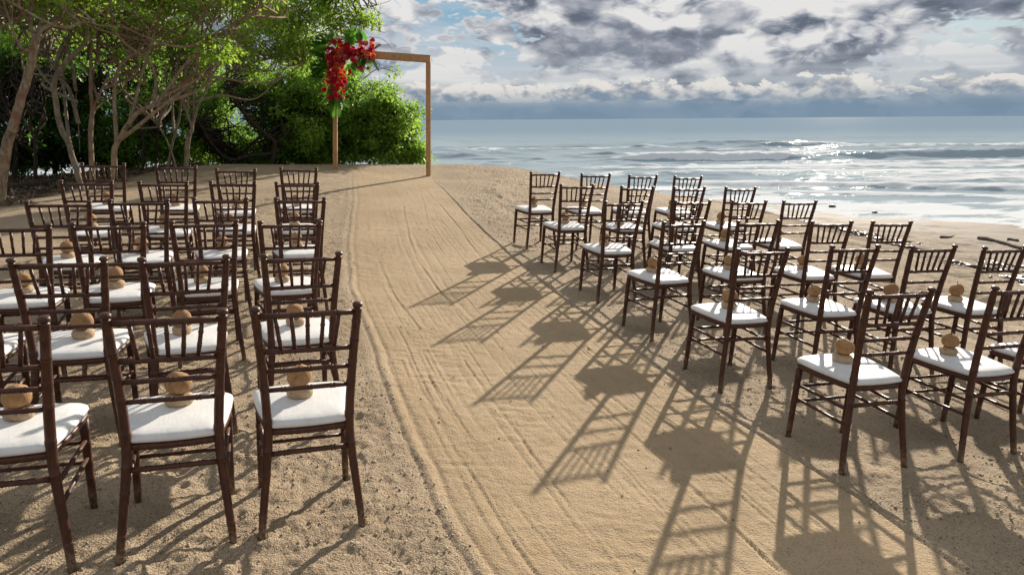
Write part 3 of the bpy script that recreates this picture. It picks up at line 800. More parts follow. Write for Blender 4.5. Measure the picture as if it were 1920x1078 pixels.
ORD = ['first', 'second', 'third', 'fourth', 'fifth', 'sixth']
for key, (x, y, yaw) in CH.items():
    col, row = key[0], 6 - int(key[1])
    right = col < 'E'
    seat = 'ABCD'.index(col) if right else 'EFGH'.index(col)
    block = 'seaward' if right else 'tree side'
    rown = 'front row' if row == 0 else ('last row' if row == 5 else ORD[row] + ' row from arch')
    seatn = 'aisle seat' if seat == 0 else ORD[seat] + ' seat from aisle'
    blk = 'right of aisle' if right else 'left of aisle'
    gxx = -0.05071 + 2 * 0.000944 * x - 0.000746 * y; gyy = -0.02919 - 0.000746 * x + 2 * 0.0044856 * y
    kj = random.Random(key + 'lean'); nrm = Vector((-gxx + kj.uniform(-.007, .007), -gyy + kj.uniform(-.007, .007), 1)).normalized()
    fwd = Vector((-math.sin(yaw), math.cos(yaw), 0)); fwd = (fwd - nrm * fwd.dot(nrm)).normalized(); rgt = fwd.cross(nrm)
    mat_ = Matrix(((rgt[0], fwd[0], nrm[0], x), (rgt[1], fwd[1], nrm[1], y), (rgt[2], fwd[2], nrm[2], gz(x, y)), (0, 0, 0, 1)))
    root = empty('banquet_chair'); root.matrix_world = mat_
    tag(root, 'dark wooden chair %s, %s, %s' % (blk, rown, seatn), 'chair', 'chairs %s' % blk)
    for nm, me in chair_parts: obj(nm, me, root)
    k = random.Random(key)
    lx, ly = k.uniform(-.035, .008), k.uniform(.03, .075)
    c = mat_ @ Vector((lx, ly, CUSH_TOP - .0035))
    cr = empty('coconut_cup'); cm = mat_.copy(); cm.translation = c
    cr.matrix_world = cm @ Matrix.Rotation(k.uniform(0, 6.28), 4, 'Z') @ Matrix.Scale(k.uniform(.93, 1.07), 4)
    tag(cr, 'coconut on chair %s, %s, %s' % (blk, rown, seatn), 'coconut', 'coconuts on the cushions')
    obj('base', k.choice(base_ms), cr); obj('shell', k.choice(ball_ms), cr); obj('straw', k.choice(straw_ms), cr)

# ------------------------------------------------------------------ arch
A0, A1_, B1_, B0 = at(628, 319, 14.5), at(628, 91, 14.5), at(802.5, 104, 14.5), at(803, 330, 14.5)
arch = empty('wedding_arch', tuple((A0 + B0) / 2)); base = np.array(arch.location)
tag(arch, 'plain square timber wedding arch standing on the sand', 'arch')
def beam(p0, p1, w_, d_, name, parent, org):
    p0, p1 = np.array(p0) - org, np.array(p1) - org; T = p1 - p0; T /= np.linalg.norm(T); yv = np.array([0, 1.0, 0]); s = np.cross(T, yv); s /= np.linalg.norm(s); yv = np.cross(s, T)
    vs = []; b = .006
    for P in (p0, p1):
        for i, j in ((-1, -1), (1, -1), (1, 1), (-1, 1)):
            for k in ((0, 1) if i * j > 0 else (1, 0)):
                vs.append(P + s * i * (w_ / 2 - (b if k == 0 else 0)) + yv * j * (d_ / 2 - (b if k == 1 else 0)))
    fs = [(i, (i + 1) % 8, 8 + (i + 1) % 8, 8 + i) for i in range(8)] + [tuple(range(8))[::-1], tuple(range(8, 16))]
    return obj(name, mesh_from(name, vs, fs, ARCHWOOD), parent)
dn = np.array([0, 0, .12])
beam(A0 - dn, A1_ - np.array([0, 0, .152]), .085, .10, 'post', arch, base)
beam(B0 - dn, B1_ - np.array([0, 0, .142]), .085, .10, 'post', arch, base)
tdir = (B1_ - A1_) / np.linalg.norm(B1_ - A1_)
beam(A1_ - tdir * .06 - np.array([0, 0, .075]), B1_ + tdir * .045 - np.array([0, 0, .07]), .14, .10, 'crossbeam', arch, base)

# floral corner
def petal_flower(np_, r, cup, name, mat, layers=2, seed=0):
    mb = MB(); r_ = np.random.default_rng(seed)
    for L in range(layers):
        rr = r * (1 - .33 * L); n = np_ - L
        for k in range(n):
            a = 2 * math.pi * (k + .5 * L) / n + r_.uniform(-.15, .15); c_, s_ = math.cos(a), math.sin(a)
            el = cup + .45 * L
            pts = []
            for t, wd in ((.08, .10), (.45, .42), (.8, .38), (1.0, .08)):
                for q in (-1, 0, 1):
                    e2 = el * (1 - .35 * t); rad = rr * t
                    x, y, z = rad * math.cos(e2), q * wd * rr, rad * math.sin(e2) + (.10 * rr if q else 0)
                    pts.append((x * c_ - y * s_, x * s_ + y * c_, z))
            fs = []
            for i in range(3):
                for j in range(2): fs.append((i * 3 + j, i * 3 + j + 1, i * 3 + j + 4, i * 3 + j + 3))
            mb.add(pts, fs)
    mb.lathe([(.0, 0), (.16 * r, .1 * r), (.2 * r, .35 * r), (.05 * r, .5 * r)], 6)
    return mb.mesh(name, mat, True)
def spike_flower(r, name, mat):
    mb = MB()
    for L in range(5):
        n = 7 - L
        for k in range(n):
            a = 2 * math.pi * (k + .5 * L) / n; el = .25 + .28 * L; rr = r * (1 - .06 * L); c_, s_ = math.cos(a), math.sin(a); z0 = .08 * r * L
            pts = [(0, 0, z0), (.55 * rr * math.cos(el) * c_ + .13 * r * s_, .55 * rr * math.cos(el) * s_ - .13 * r * c_, z0 + .55 * rr * math.sin(el)),
                   (rr * math.cos(el) * c_, rr * math.cos(el) * s_, z0 + rr * math.sin(el)), (.55 * rr * math.cos(el) * c_ - .13 * r * s_, .55 * rr * math.cos(el) * s_ + .13 * r * c_, z0 + .55 * rr * math.sin(el))]
            mb.add(pts, [(0, 1, 2), (0, 2, 3)])
    return mb.mesh(name, mat, False)
FL = [make_flat('petal_red', (0.62, 0.015, 0.03), (0.72, 0.04, 0.05), .5, .45), make_flat('petal_crimson', (0.45, 0.008, 0.05), (0.58, 0.02, 0.07), .5, .4),
      make_flat('petal_coral', (0.72, 0.13, 0.07), (0.80, 0.20, 0.10), .5, .45), make_flat('petal_pink', (0.75, 0.30, 0.28), (0.85, 0.50, 0.45), .5, .45), make_flat('petal_orange', (0.75, 0.13, 0.015), (0.80, 0.22, 0.03), .5, .45)]
fl_ms = [petal_flower(7, .060, .55, 'flower', FL[0], 3, 1), petal_flower(6, .055, .6, 'flower', FL[1], 3, 2), spike_flower(.085, 'flower', FL[0]), petal_flower(6, .05, .5, 'flower', FL[2], 2, 3), petal_flower(5, .045, .6, 'flower', FL[3], 2, 4), spike_flower(.075, 'flower', FL[1]), petal_flower(6, .055, .5, 'flower', FL[4], 3, 6)]
FLEAF = make_flat('arrangement_leaf', (0.10, 0.27, 0.03), (0.18, 0.40, 0.05), .4, .6)
FLEAF2 = make_flat('arrangement_leaf_dark', (0.03, 0.11, 0.018), (0.06, 0.17, 0.03), .4, .45)
def frond(L, n, mat, wide=.5):
    mb = MB(); mb.tube([(0, 0, 0), (0, L * .5, .04 * L), (0, L, -.05 * L)], [.005, .004, .002], 4)
    for i in range(n):
        t = (i + 1) / (n + .5); y = L * t; z = .16 * L * t * (1 - t) - .05 * L * t; w_ = wide * L * math.sin(math.pi * min(.95, .15 + .75 * t)) * .9
        for s in (-1, 1):
            hw = L / n * .36
            mb.add([(0, y - hw, z), (s * w_ * .6, y + w_ * .35 - hw, z - .02), (s * w_, y + w_ * .7, z - .06 * L), (s * w_ * .5, y + w_ * .35 + hw, z - .015), (0, y + hw, z)], [(0, 1, 2, 3, 4)])
    return mb.mesh('leaf', mat, False)
def broad(L, mat):
    mb = MB(); vs = []
    prof = [(0, .01), (.15, .2), (.4, .30), (.7, .22), (.9, .09), (1, .0)]
    for t, wd in prof:
        for q in (-1, 0, 1): vs.append((q * wd * L, t * L, .1 * L * t * (1 - t) * 2 - .12 * L * t * t + (.05 * L if q else 0)))
    fs = [(i * 3 + j, i * 3 + j + 1, i * 3 + j + 4, i * 3 + j + 3) for i in range(len(prof) - 1) for j in range(2)]
    mb.add(vs, fs); return mb.mesh('leaf', mat, True)
lf_ms = [frond(.34, 9, FLEAF, .42), frond(.28, 8, FLEAF, .45), broad(.24, FLEAF), broad(.20, FLEAF2), frond(.24, 7, FLEAF, .4)]
corner = at(640, 104, 14.42)
flo = empty('floral_arrangement', tuple(corner)); cb = np.array(corner)
tag(flo, 'red and coral flower cluster with palm leaves on the arch corner', 'flowers')
rf = random.Random(5)
def place(me, nm, P, direction, roll, s):
    o = obj(nm, me, flo); q = Vector(direction).to_track_quat('Z', 'Y') if nm == 'flower' else Vector(direction).to_track_quat('Y', 'Z')
    o.rotation_mode = 'QUATERNION'; o.rotation_quaternion = q @ Matrix.Rotation(roll, 3, 'Z' if nm == 'flower' else 'Y').to_quaternion(); o.location = tuple(P - cb); o.scale = (s, s, s)
# flowers over an L: along the beam and down the post
spots = []
for i in range(140):                                   # upper wing
    u = rf.random(); spots.append((615 + 86 * u, 104 - 8 * u + rf.gauss(0, 15 - 4 * u), 'u'))
for i in range(80):                                   # shoulder
    spots.append((rf.gauss(628, 9), rf.gauss(118, 13), 'u'))
for i in range(78):                                   # drop along the post
    v = rf.random(); spots.append((631 + rf.gauss(0, 12 - 4 * v), 135 + 52 * v, 'l'))
for px, py, wz in spots:
    d = 14.5 - .10 - rf.random() * .20
    me = rf.choice(fl_ms[:6] + [fl_ms[4], fl_ms[3], fl_ms[3], fl_ms[6]] if wz == 'u' else [fl_ms[0], fl_ms[3], fl_ms[0], fl_ms[6], fl_ms[2], fl_ms[4], fl_ms[1], fl_ms[3]])
    place(me, 'flower', at(px, py, d), (rf.gauss(0.1, .45), -1, rf.gauss(.15, .4)), rf.uniform(0, 6), rf.uniform(.65, 1.15))
for i in range(110):
    k = rf.random()
    if k < .48: px, py, dr = rf.uniform(602, 620), rf.uniform(74, 150), (-1 + rf.gauss(0, .4), -.45, rf.gauss(.25, .6))
    elif k < .62: px, py, dr = rf.uniform(605, 690), rf.uniform(78, 92), (rf.gauss(-.2, .6), -.3, .9)
    elif k < .8: px, py, dr = rf.uniform(650, 700), rf.uniform(98, 122), (rf.gauss(.5, .5), -.3, rf.gauss(-.7, .3))
    else: px, py, dr = rf.uniform(618, 645), rf.uniform(150, 190), (rf.gauss(0, .7), -.3, -.8)
    P = at(px, py, 14.5 - .05 - .1 * rf.random())
    place(rf.choice(lf_ms), 'leaf', P, dr, rf.uniform(-.7, .7), rf.uniform(.8, 1.2))

# ------------------------------------------------------------------ trees
def leaves_mesh(name, C, Rv, n, L, mat, seed, flat=.75, droop=.25):
    """n leaves round each clump centre, each a folded blade of two triangles"""
    r_ = np.random.default_rng(seed)
    m = len(C); N = m * n
    c = np.repeat(C, n, 0); rad = np.repeat(np.broadcast_to(Rv, (m,)), n)
    off = r_.normal(0, 1, (N, 3)); off *= (r_.uniform(.25, 1.0, N) / (np.linalg.norm(off, axis=1) + 1e-9))[:, None]
    off *= rad[:, None]; off[:, 2] *= flat
    P = c + off
    d = off / (np.linalg.norm(off, axis=1)[:, None] + 1e-9) * .7 + r_.normal(0, .6, (N, 3)); d[:, 2] -= droop
    d /= np.linalg.norm(d, axis=1)[:, None]
    nu = r_.normal(0, .75, (N, 3)); nu[:, 2] += .9
    s = np.cross(d, nu); s /= np.linalg.norm(s, axis=1)[:, None] + 1e-9
    nn = np.cross(s, d)
    ln = L * r_.uniform(.5, 1.45, N)[:, None]; wd = ln * r_.uniform(.20, .28, N)[:, None]
    V = np.empty((N, 4, 3))
    V[:, 0] = P; V[:, 1] = P + d * ln * .5 + s * wd + nn * wd * .35; V[:, 2] = P + d * ln; V[:, 3] = P + d * ln * .5 - s * wd + nn * wd * .35
    b = np.arange(N)[:, None] * 4
    Fa = np.concatenate([b + np.array([[0, 1, 2]]), b + np.array([[0, 2, 3]])], 0)
    return mesh_np(name, V.reshape(-1, 3), Fa, mat)
def smooth_path(pts, sub=4):
    P = np.array(pts, float); n = len(P); out = []
    for i in range(n - 1):
        p0, p1, p2, p3 = P[max(i - 1, 0)], P[i], P[i + 1], P[min(i + 2, n - 1)]
        for t in np.linspace(0, 1, sub, endpoint=False):
            out.append(p1 + .5 * t * (p2 - p0 + t * (2 * p0 - 5 * p1 + 4 * p2 - p3 + t * (3 * (p1 - p2) + p3 - p0))))
    out.append(P[-1]); return np.array(out)
def to_world(path, Y, base_to_ground=False):
    pts = []
    for i, q in enumerate(path):
        yy = Y + (q[2] if len(q) > 2 else 0); pts.append(at(q[0], q[1], yy))
    if base_to_ground:
        x, y = pts[0][0], pts[0][1]; pts[0] = np.array([x, y, gz(x, y) - .12])
    return np.array(pts)
def tree(name, label, Y, trunk, limbs, blobs, bark, leafm, seed, leafL=.085, nleaf=46, clump_r=.24, twig=True, flat=.7, extra=12):
    """trunk: (px path, r0 px, r1 px); limbs likewise; blobs: (px, py, dY, rx px, ry px, rY m, clumps)"""
    r_ = np.random.default_rng(seed)
    path = to_world(trunk[0], Y, True)
    root = empty(name, tuple(path[0] + np.array([0, 0, .12]))); org = np.array(root.location)
    tag(root, label, 'tree', 'trees of the beach grove')
    mb = MB(); samples = []
    def limb(W, r0, r1, sides):
        S_ = smooth_path(W, 5); n = len(S_)
        S_ = S_ + r_.normal(0, .004, S_.shape)
        rr = .56 * np.linspace(r0, r1, n) / F_PX * Y * (1 + .10 * r_.normal(0, 1, n).cumsum() / math.sqrt(n))
        mb.tube(S_ - org, np.maximum(rr, .004), sides); samples.append(S_)
    limb(path, trunk[1] * 1.0, trunk[2], 12)
    for lp, r0, r1 in limbs: limb(to_world(lp, Y), r0, r1, 8)
    Sx = np.concatenate(samples)
    hi = Sx[Sx[:, 2] > org[2] + .5]
    if len(hi): Sx = hi
    C = []
    for bx, by, dY, rx, ry, rY, cnt in blobs:
        c0 = at(bx, by, Y + dY); k = (Y + dY) / F_PX
        kc = max(5, cnt // 9)                                   # boughs, each a loose heap of clumps
        q0 = r_.normal(0, 1, (kc, 3)); q0 /= np.linalg.norm(q0, axis=1)[:, None]; q0 *= (r_.uniform(.12, 1.0, kc) ** .5)[:, None]
        q = q0[r_.integers(0, kc, cnt)] + r_.normal(0, .23, (cnt, 3))
        C.append(c0 + q * np.array([rx * k, rY, ry * k]))
    C = np.concatenate(C)
    g = bil(C[:, 0], C[:, 1]); C[:, 2] = np.maximum(C[:, 2], g + .12)
    for h in range(extra):                                        # tangle of lesser limbs
        s = Sx[r_.integers(len(Sx))]; c = C[r_.integers(len(C))]; L = np.linalg.norm(c - s)
        if L < .5 or L > 3.0 or c[2] < s[2] - .3: continue
        W = smooth_path([s, s + (c - s) * .3 + r_.normal(0, .11 * L, 3), s + (c - s) * .65 + r_.normal(0, .10 * L, 3), c], 5)
        mb.tube(W - org, np.linspace(.016 + .006 * L, .007, len(W)), 6)
    obj('trunk', mb.mesh('trunk', bark, True), root)
    tw = MB()
    if twig:
        for c in C:
            d2 = ((Sx - c) ** 2).sum(1) + .6 * np.maximum(0, Sx[:, 2] - c[2]) ** 2
            j = np.argsort(d2)[:6]; s = Sx[r_.choice(j)]
            L = np.linalg.norm(c - s)
            if L > 1.7: continue
            mid1 = s + (c - s) * .35 + r_.normal(0, .10 * L, 3); mid2 = s + (c - s) * .7 + r_.normal(0, .08 * L, 3) + np.array([0, 0, .06 * L])
            W = smooth_path([s, mid1, mid2, c], 3)
            tw.tube(W - org, np.linspace(.008 + .008 * L, .004, len(W)), 5, False)
            for h in range(3):
                e = c + r_.normal(0, clump_r * .8, 3); tw.tube(np.array([mid2, (mid2 + e) / 2 + r_.normal(0, .03, 3), e]) - org, [.0045, .0035, .002], 4, False)
        obj('branches', tw.mesh('branches', bark, True), root)
    obj('crown', leaves_mesh('crown', C - org, clump_r * r_.uniform(.7, 1.35, len(C)), nleaf, leafL, leafm, seed, flat), root)
    return root

tree('beach_tree', 'leaning pale peeling trunk at the left edge forking high up', 10.0,
     ([(-6, 385), (8, 300), (22, 245), (40, 185), (58, 120), (66, 80), (64, 60)], 17, 9),
     [([(64, 62), (56, 40), (60, 0), (66, -70)], 6.5, 4), ([(66, 66), (90, 48, .1), (112, 36, .2), (119, 15, .3), (108, -8, .4), (100, -60, .4)], 6.5, 3.5), ([(112, 38, .2), (150, 42, .1), (200, 50), (245, 54, -.1)], 3.2, 1.2), ([(44, 60, .1), (15, 30, .3), (-20, 0, .5)], 2.5, 1.5)],
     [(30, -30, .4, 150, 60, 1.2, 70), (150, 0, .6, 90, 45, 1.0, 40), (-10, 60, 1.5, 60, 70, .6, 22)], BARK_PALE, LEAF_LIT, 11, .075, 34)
tree('beach_tree', 'grey double-curved trunk next to the leaning pale trunk', 11.2,
     ([(153, 330), (130, 275), (113, 235), (101, 165), (110, 135), (130, 112), (158, 80), (163, 50)], 9, 6),
     [([(163, 50), (158, 20), (156, -50)], 5.5, 4), ([(150, 88), (180, 60, .2), (205, 20, .4), (215, -30, .5)], 4, 2.5), ([(108, 140), (90, 110, .3), (70, 90, .6)], 2.5, 1.2), ([(135, 108, .2), (143, 190, .15), (150, 285, .1)], .7, .5)],
     [(170, -10, .5, 140, 50, 1.2, 66), (110, 70, 1.6, 80, 50, .8, 34)], BARK_GREY, LEAF_LIT, 12, .075, 34)
tree('beach_tree', 'straight slim pale trunk behind the first chair rows, forked midway', 11.6,
     ([(168, 325), (170, 250), (173, 205), (170, 165), (170, 130), (172, 80)], 9, 4),
     [([(172, 80), (165, 20), (170, -60)], 3.8, 2.5), ([(174, 206), (190, 172), (201, 145)], 4.5, 2.5), ([(171, 165), (184, 92, .2), (190, 30, .3), (205, -30, .4)], 2.5, 1.5), ([(172, 110), (200, 130, .2), (240, 145, .3), (275, 160, .4)], 1.8, .8)],
     [(215, 0, .4, 120, 55, 1.1, 60), (235, 95, 1.6, 70, 50, .7, 30)], BARK_PALE, LEAF_MID, 13, .075, 36)
tree('beach_tree', 'sinuous tan trunk bending right with two long raking limbs', 11.3,
     ([(211, 335), (214, 290), (230, 250), (255, 215), (275, 203), (300, 195)], 9.5, 7),
     [([(247, 218), (258, 170), (275, 110), (290, 60), (303, 0), (312, -50)], 5, 2.8), ([(285, 200), (310, 175), (340, 130), (385, 85), (420, 60), (480, 20), (530, -30)], 6.5, 2.5), ([(385, 85), (400, 40, -.2), (430, -20, -.3)], 3, 1.8), ([(300, 195), (320, 190, .2)], 5, 3), ([(262, 160), (240, 110, .3), (225, 60, .5)], 2, 1)],
     [(330, -10, .2, 130, 50, 1.2, 80), (450, -5, .6, 90, 50, 1.2, 60), (290, 70, 1.6, 70, 45, .7, 34), (405, 95, -.2, 45, 22, .4, 14)], BARK_PALE, LEAF_LIT, 14, .078, 40)
tree('beach_tree', 'many-stemmed tan tree fanning upward behind the arch side rows', 12.6,
     ([(344, 318), (352, 265), (360, 240), (352, 215), (342, 190)], 8, 5),
     [([(358, 240), (375, 190), (400, 155, .4), (440, 130, 1.0), (500, 112, 1.8), (570, 104, 2.5)], 5, 1.8), ([(352, 220), (354, 150), (375, 90), (392, 40), (412, -20)], 4.5, 2.5), ([(345, 200), (350, 130), (385, 78, .4), (440, 42, 1.0), (520, 18, 1.9), (600, 5, 2.6)], 4.5, 1.8), ([(362, 228), (366, 160), (373, 110), (381, 30), (388, -30)], 3.8, 2.2),
      ([(440, 130, 1.0), (500, 135, 1.8), (560, 120, 2.4)], 2.2, 1), ([(520, 18, 1.9), (600, 30, 2.5), (660, 45, 2.6), (722, 62, 2.6)], 2.2, .8), ([(600, 20, 2.5), (650, 66, 2.6), (712, 72, 2.6), (735, 92, 2.6)], 1.4, .5), ([(620, 32, 2.5), (680, 78, 2.5), (728, 84, 2.6)], 1.2, .5), ([(600, 30, 2.5), (668, 20, 2.6), (715, 8, 2.7), (745, -5, 2.7)], 1.4, .5)],
     [(550, 0, 2.2, 120, 50, 1.1, 100), (640, 14, 2.6, 62, 34, .7, 52), (692, 38, 2.6, 32, 18, .4, 14), (520, 78, 2.0, 95, 40, .9, 76), (450, 105, 1.0, 62, 35, .7, 40), (575, 95, 2.6, 45, 36, .6, 34)], BARK_GREY, LEAF_LIT, 15, .078, 42)
tree('beach_tree', 'thin grey twin-stemmed tree left of the fanning tree', 13.0,
     ([(308, 315), (322, 275), (335, 225), (341, 180), (345, 140)], 4.5, 2.5),
     [([(330, 318), (322, 285), (302, 245), (280, 218)], 3.5, 2), ([(345, 140), (352, 90), (350, 40)], 2.3, 1.2), ([(341, 185), (325, 130), (318, 80)], 2, 1)],
     [(330, 70, .6, 70, 55, .8, 40), (290, 160, 1.3, 45, 40, .6, 18)], BARK_GREY, LEAF_MID, 16, .075, 38)
# mangroves on the far side of the dune
tree('mangrove', 'bright leafy mangrove bush right of the arch post overhanging the sea', 17.4,
     ([(640, 330), (645, 300), (660, 260), (690, 220)], 7, 4), [([(655, 270), (700, 250), (750, 240)], 3.5, 1.5), ([(650, 285), (690, 285), (750, 290)], 3, 1.5), ([(660, 260), (640, 200), (650, 160)], 3.5, 1.5)],
     [(690, 195, 0, 62, 52, 1.2, 130), (728, 260, 0, 60, 45, 1.1, 130), (640, 240, .2, 70, 66, 1.2, 130), (762, 285, -.1, 30, 24, .6, 40), (665, 288, -.2, 60, 22, .8, 70), (715, 225, 0, 60, 50, 1.0, 60), (745, 205, 0, 30, 40, .6, 40)], BARK_DARK, LEAF_MID, 21, .085, 66, .23)
tree('mangrove', 'dense mangrove behind the flower-dressed arch post', 17.0,
     ([(520, 332), (528, 300), (560, 275), (600, 240)], 8, 4), [([(545, 285), (580, 290), (620, 285)], 3.5, 1.5), ([(530, 300), (520, 250), (540, 200)], 4, 2)],
     [(570, 235, 0, 75, 70, 1.2, 170), (560, 292, -.4, 80, 20, .8, 60), (600, 170, .3, 70, 45, 1.0, 100), (530, 170, .6, 60, 45, .9, 70)], BARK_DARK, LEAF_MID, 22, .085, 60, .23)
tree('mangrove', 'dark crooked S-limbed mangrove between the grove and the arch', 15.6,
     ([(506, 322), (513, 290), (515, 266), (495, 250), (460, 215), (442, 190), (432, 165), (440, 148)], 8, 3.5),
     [([(515, 268), (535, 255), (545, 235)], 4, 2), ([(512, 288), (470, 292), (440, 300), (425, 296), (400, 275), (385, 250), (373, 230)], 6, 3), ([(440, 300), (462, 288), (482, 264)], 3, 1.5), ([(440, 190), (425, 150), (440, 110)], 2.5, 1.2)],
     [(455, 255, 1.6, 75, 50, .7, 90), (460, 292, 1.4, 80, 20, .6, 70), (470, 180, 1.2, 70, 50, .8, 80), (400, 220, 1.5, 60, 60, .7, 70)], BARK_DARK, LEAF_MID, 23, .085, 50, .25)
tree('mangrove', 'shaded mangrove behind the fanning tree', 18.2,
     ([(330, 335), (338, 300), (360, 260), (350, 220)], 8, 4), [([(345, 290), (300, 260), (280, 220)], 4, 2), ([(352, 270), (400, 240), (420, 200)], 4, 2)],
     [(350, 220, 0, 85, 75, 1.3, 150), (345, 290, -.6, 90, 26, .9, 80), (310, 130, .4, 90, 60, 1.2, 90), (420, 140, .8, 70, 45, 1.0, 40)], BARK_DARK, LEAF_MID, 24, .10, 54, .27)
tree('mangrove', 'dim mangrove behind the straight slim trunk', 17.0,
     ([(225, 330), (232, 290), (246, 240), (240, 190)], 7, 4), [([(236, 280), (200, 250), (180, 200)], 4, 2), ([(243, 250), (290, 230), (310, 190)], 4, 2)],
     [(225, 205, 0, 90, 80, 1.2, 150), (225, 285, -.4, 95, 32, 1.0, 100), (200, 95, .3, 100, 60, 1.2, 110)], BARK_DARK, LEAF_MID, 25, .10, 54, .27)
tree('mangrove', 'dark mangrove behind the leaning pale trunk', 15.5,
     ([(100, 335), (104, 290), (96, 230), (110, 170)], 8, 4), [([(103, 280), (70, 230), (40, 180)], 4, 2), ([(98, 240), (140, 200), (160, 160)], 4, 2)],
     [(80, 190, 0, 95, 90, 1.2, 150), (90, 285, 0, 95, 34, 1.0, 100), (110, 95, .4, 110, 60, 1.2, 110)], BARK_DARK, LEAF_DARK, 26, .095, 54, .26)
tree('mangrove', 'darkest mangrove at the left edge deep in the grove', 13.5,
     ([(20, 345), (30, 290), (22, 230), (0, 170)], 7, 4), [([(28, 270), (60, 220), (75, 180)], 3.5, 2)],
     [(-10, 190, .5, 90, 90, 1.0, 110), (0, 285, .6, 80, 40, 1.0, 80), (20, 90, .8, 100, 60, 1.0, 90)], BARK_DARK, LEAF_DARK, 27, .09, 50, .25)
for i, (px, y0, py1, Y, lab) in enumerate([(62, 330, 120, 13.2, 'thin dark bare stem just right of the leaning pale trunk'), (265, 325, 150, 14.6, 'slim dark stem behind the raking limbs'), (290, 322, 180, 15.2, 'very thin dark stem left of the twin-stemmed tree')]):
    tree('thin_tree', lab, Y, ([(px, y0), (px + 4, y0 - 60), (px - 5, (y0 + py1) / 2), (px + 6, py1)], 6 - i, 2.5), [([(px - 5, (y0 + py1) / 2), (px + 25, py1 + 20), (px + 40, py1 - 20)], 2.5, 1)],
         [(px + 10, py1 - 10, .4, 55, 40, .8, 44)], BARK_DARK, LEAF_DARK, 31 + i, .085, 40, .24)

# ------------------------------------------------------------------ beach litter
DRIFT = make_bark('driftwood', (0.085, 0.068, 0.052), (0.15, 0.12, 0.09), (0.10, 0.08, 0.06))
def log(name, label, x0, y0, x1, y1, r0, r1, mat, cat='driftwood', lift=.3):
    P = []
    for t in np.linspace(0, 1, 9):
        x, y = x0 + (x1 - x0) * t, y0 + (y1 - y0) * t
        P.append((x + .04 * math.sin(5 * t), y + .03 * math.cos(7 * t), 0))
    P = np.array(P); P[:, 2] = bil(P[:, 0], P[:, 1]) + r0 * lift
    org = P[0].copy(); mb = MB(); mb.tube(P - org, np.linspace(r0, r1, 9) * (1 + .12 * np.sin(np.arange(9) * 2.1)), 8)
    o = obj(name, mb.mesh(name, mat, True)); o.location = tuple(org); tag(o, label, cat); return o
def ground_px(px, py):
    d = fw * F_PX + rt * (px - 960) - up * (py - 539); d = d / d[1]
    Y = np.arange(2, 40, .02); P = d[None] * Y[:, None] + np.array([0, 0, CAM_H]); g = bil(P[:, 0], P[:, 1]); k = np.argmax(P[:, 2] < np.maximum(g, SEA_Z)); return P[k]
a, b = ground_px(1838, 449), ground_px(1935, 472)
log('driftwood_log', 'long dark driftwood log near the right edge of the beach', a[0], a[1], b[0], b[1], .06, .035, DRIFT)
a, b = ground_px(1890, 452), ground_px(1915, 454)
log('driftwood_log', 'short dark driftwood piece beyond the long log', a[0], a[1], b[0], b[1], .045, .035, DRIFT)
a, b = ground_px(1765, 446), ground_px(1795, 444)
log('driftwood_log', 'small stick of driftwood left of the long log', a[0], a[1], b[0], b[1], .028, .02, DRIFT)
a, b = ground_px(0, 366), ground_px(108, 345)
log('fallen_log', 'dark fallen log along the edge of the grove floor', a[0] - .4, a[1], b[0], b[1], .09, .06, BARK_DARK, 'log')
mb = MB(); mb.tube([(0, 0, -.03), (.01, 0, .06), (.0, .01, .13)], [.025, .022, .012], 8)
a = ground_px(24, 371); o = obj('wooden_stake', mb.mesh('wooden_stake', BARK_PALE, True)); o.location = tuple(a); tag(o, 'short reddish wooden stake beside the fallen log', 'stake')
ROCK = make_flat('wet_rock', (0.05, 0.045, 0.042), (0.10, 0.09, 0.08), .5)
def rock(label, px, py, r, seed):
    r_ = np.random.default_rng(seed); mb = MB(); mb.lathe([(r * .5, -.3 * r), (r, .0), (r * .95, .35 * r), (r * .6, .65 * r), (r * .15, .75 * r)], 9)
    vs = [(x * (1 + r_.uniform(-.2, .2)) * 1.3, y * (1 + r_.uniform(-.2, .2)), z * (1 + r_.uniform(-.2, .2))) for x, y, z in mb.v]
    o = obj('rock', mesh_from('rock', vs, mb.f, ROCK, True)); o.location = tuple(ground_px(px, py)); tag(o, label, 'rock', 'rocks at the waterline')
rock('dark round rock in the wash at the waterline', 1560, 388, .085, 1)
rock('small dark flat rock right of the round one at the waterline', 1640, 399, .06, 2)
sp = at(478, 326, 10.0); spg = ground_px(478, 329)
root = empty('leaf_sprig', tuple(spg)); tag(root, 'fallen green leaf sprig on the sand behind the front row', 'leaf')
for i in range(7):
    o = obj('leaf', lf_ms[2], root); o.rotation_euler = (rf.uniform(-.1, .4), rf.uniform(-.3, .3), rf.uniform(0, 6.28)); o.location = (rf.uniform(-.12, .12), rf.uniform(-.05, .05), .03); o.scale = (.6, .6, .6)

# loose clods and bits of shell on the churned sand
CLOD = make_leaf('sand_clods', (0.22, 0.155, 0.095), (0.42, 0.32, 0.21), (0.60, 0.52, 0.41), 0.0)
N = 45000
cx = rng.uniform(-4.5, 6, N * 3); cy = 1.6 + 10 * rng.uniform(0, 1, N * 3) ** 1.7
keep = (rng.uniform(0, 1, N * 3) > aisle_mask(cx, cy) * .97) & (vnoise(cx * 1.5, cy * 1.5, 77) > .35) & (cx > -.8 * cy - .5) & (cx < .85 * cy + .5)
cx, cy = cx[keep][:N], cy[keep][:N]
cz = bil(cx, cy) + detail(cx.copy(), cy.copy())
s_ = .0022 + .007 * rng.uniform(0, 1, len(cx)) ** 5
octv = np.array([(1, 0, 0), (-1, 0, 0), (0, 1, 0), (0, -1, 0), (0, 0, .8), (0, 0, -.8)])
octf = np.array([(0, 2, 4), (2, 1, 4), (1, 3, 4), (3, 0, 4), (2, 0, 5), (1, 2, 5), (3, 1, 5), (0, 3, 5)])
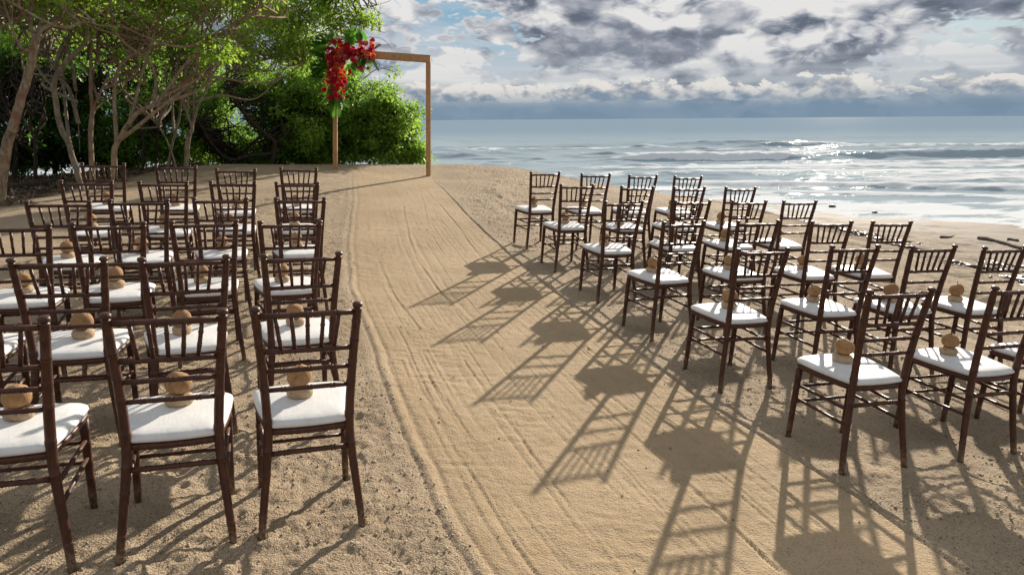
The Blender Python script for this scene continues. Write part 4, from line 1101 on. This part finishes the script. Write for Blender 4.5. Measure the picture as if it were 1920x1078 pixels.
an = rng.uniform(0, 6.28, len(cx)); jit = rng.uniform(.6, 1.3, (len(cx), 6, 3))
V = octv[None] * jit * s_[:, None, None]
V = np.stack([V[..., 0] * np.cos(an)[:, None] - V[..., 1] * np.sin(an)[:, None], V[..., 0] * np.sin(an)[:, None] + V[..., 1] * np.cos(an)[:, None], V[..., 2]], -1)
V += np.stack([cx, cy, cz + s_ * .3], -1)[:, None, :]
Fa = (np.arange(len(cx))[:, None, None] * 6 + octf[None]).reshape(-1, 3)
tag(obj('sand_clods', mesh_np('sand_clods', V.reshape(-1, 3), Fa, CLOD)), 'loose clods and grains on the churned sand', 'sand', kind='stuff')
# line of seaweed, sticks and rubble left by the tide
r_ = np.random.default_rng(53)
dx = r_.uniform(4.6, 15, 16000); dy = r_.uniform(7.5, 16, 16000); dz = bil(dx, dy)
k = (np.abs(dz + .52 + .12 * fbm(dx * .35, dy * .35, 91)) < .10 + .10 * r_.uniform(0, 1, 16000)) & (vnoise(dx * .8, dy * 2.2, 92) > .5)
dx, dy, dz = dx[k], dy[k], dz[k]
DEBRIS = make_leaf('tide_debris', (0.025, 0.020, 0.015), (0.06, 0.046, 0.032), (0.12, 0.095, 0.065), 0.0)
s_ = .009 + .045 * r_.uniform(0, 1, len(dx)) ** 3; an = r_.uniform(0, 6.28, len(dx)); el_ = r_.uniform(1, 5, len(dx))
V = octv[None] * r_.uniform(.6, 1.3, (len(dx), 6, 3)) * s_[:, None, None] * np.stack([el_, np.ones(len(dx)), .7 * np.ones(len(dx))], -1)[:, None, :]
V = np.stack([V[..., 0] * np.cos(an)[:, None] - V[..., 1] * np.sin(an)[:, None], V[..., 0] * np.sin(an)[:, None] + V[..., 1] * np.cos(an)[:, None], V[..., 2]], -1)
V += np.stack([dx, dy, dz + s_ * .2 + .01], -1)[:, None, :]
Fa = (np.arange(len(dx))[:, None, None] * 6 + octf[None]).reshape(-1, 3)
tag(obj('tide_debris', mesh_np('tide_debris', V.reshape(-1, 3), Fa, DEBRIS)), 'dark tide-line debris scattered on the sand towards the sea', 'debris', kind='stuff')
# dead leaves on the grove floor
N = 9000
lx = rng.uniform(-13, -3.5, N); ly = rng.uniform(7, 18, N); k = litter_mask(lx, ly) > .3; lx, ly = lx[k], ly[k]
LC = np.stack([lx, ly, bil(lx, ly) + .03], -1)
DEAD = make_leaf('dead_leaf', (0.05, 0.032, 0.018), (0.11, 0.075, 0.04), (0.17, 0.13, 0.08), .1)
tag(obj('leaf_litter', leaves_mesh('leaf_litter', LC, .06, 3, .07, DEAD, 41, .25, 0)), 'brown leaf litter covering the shaded grove floor', 'leaf litter', kind='stuff')
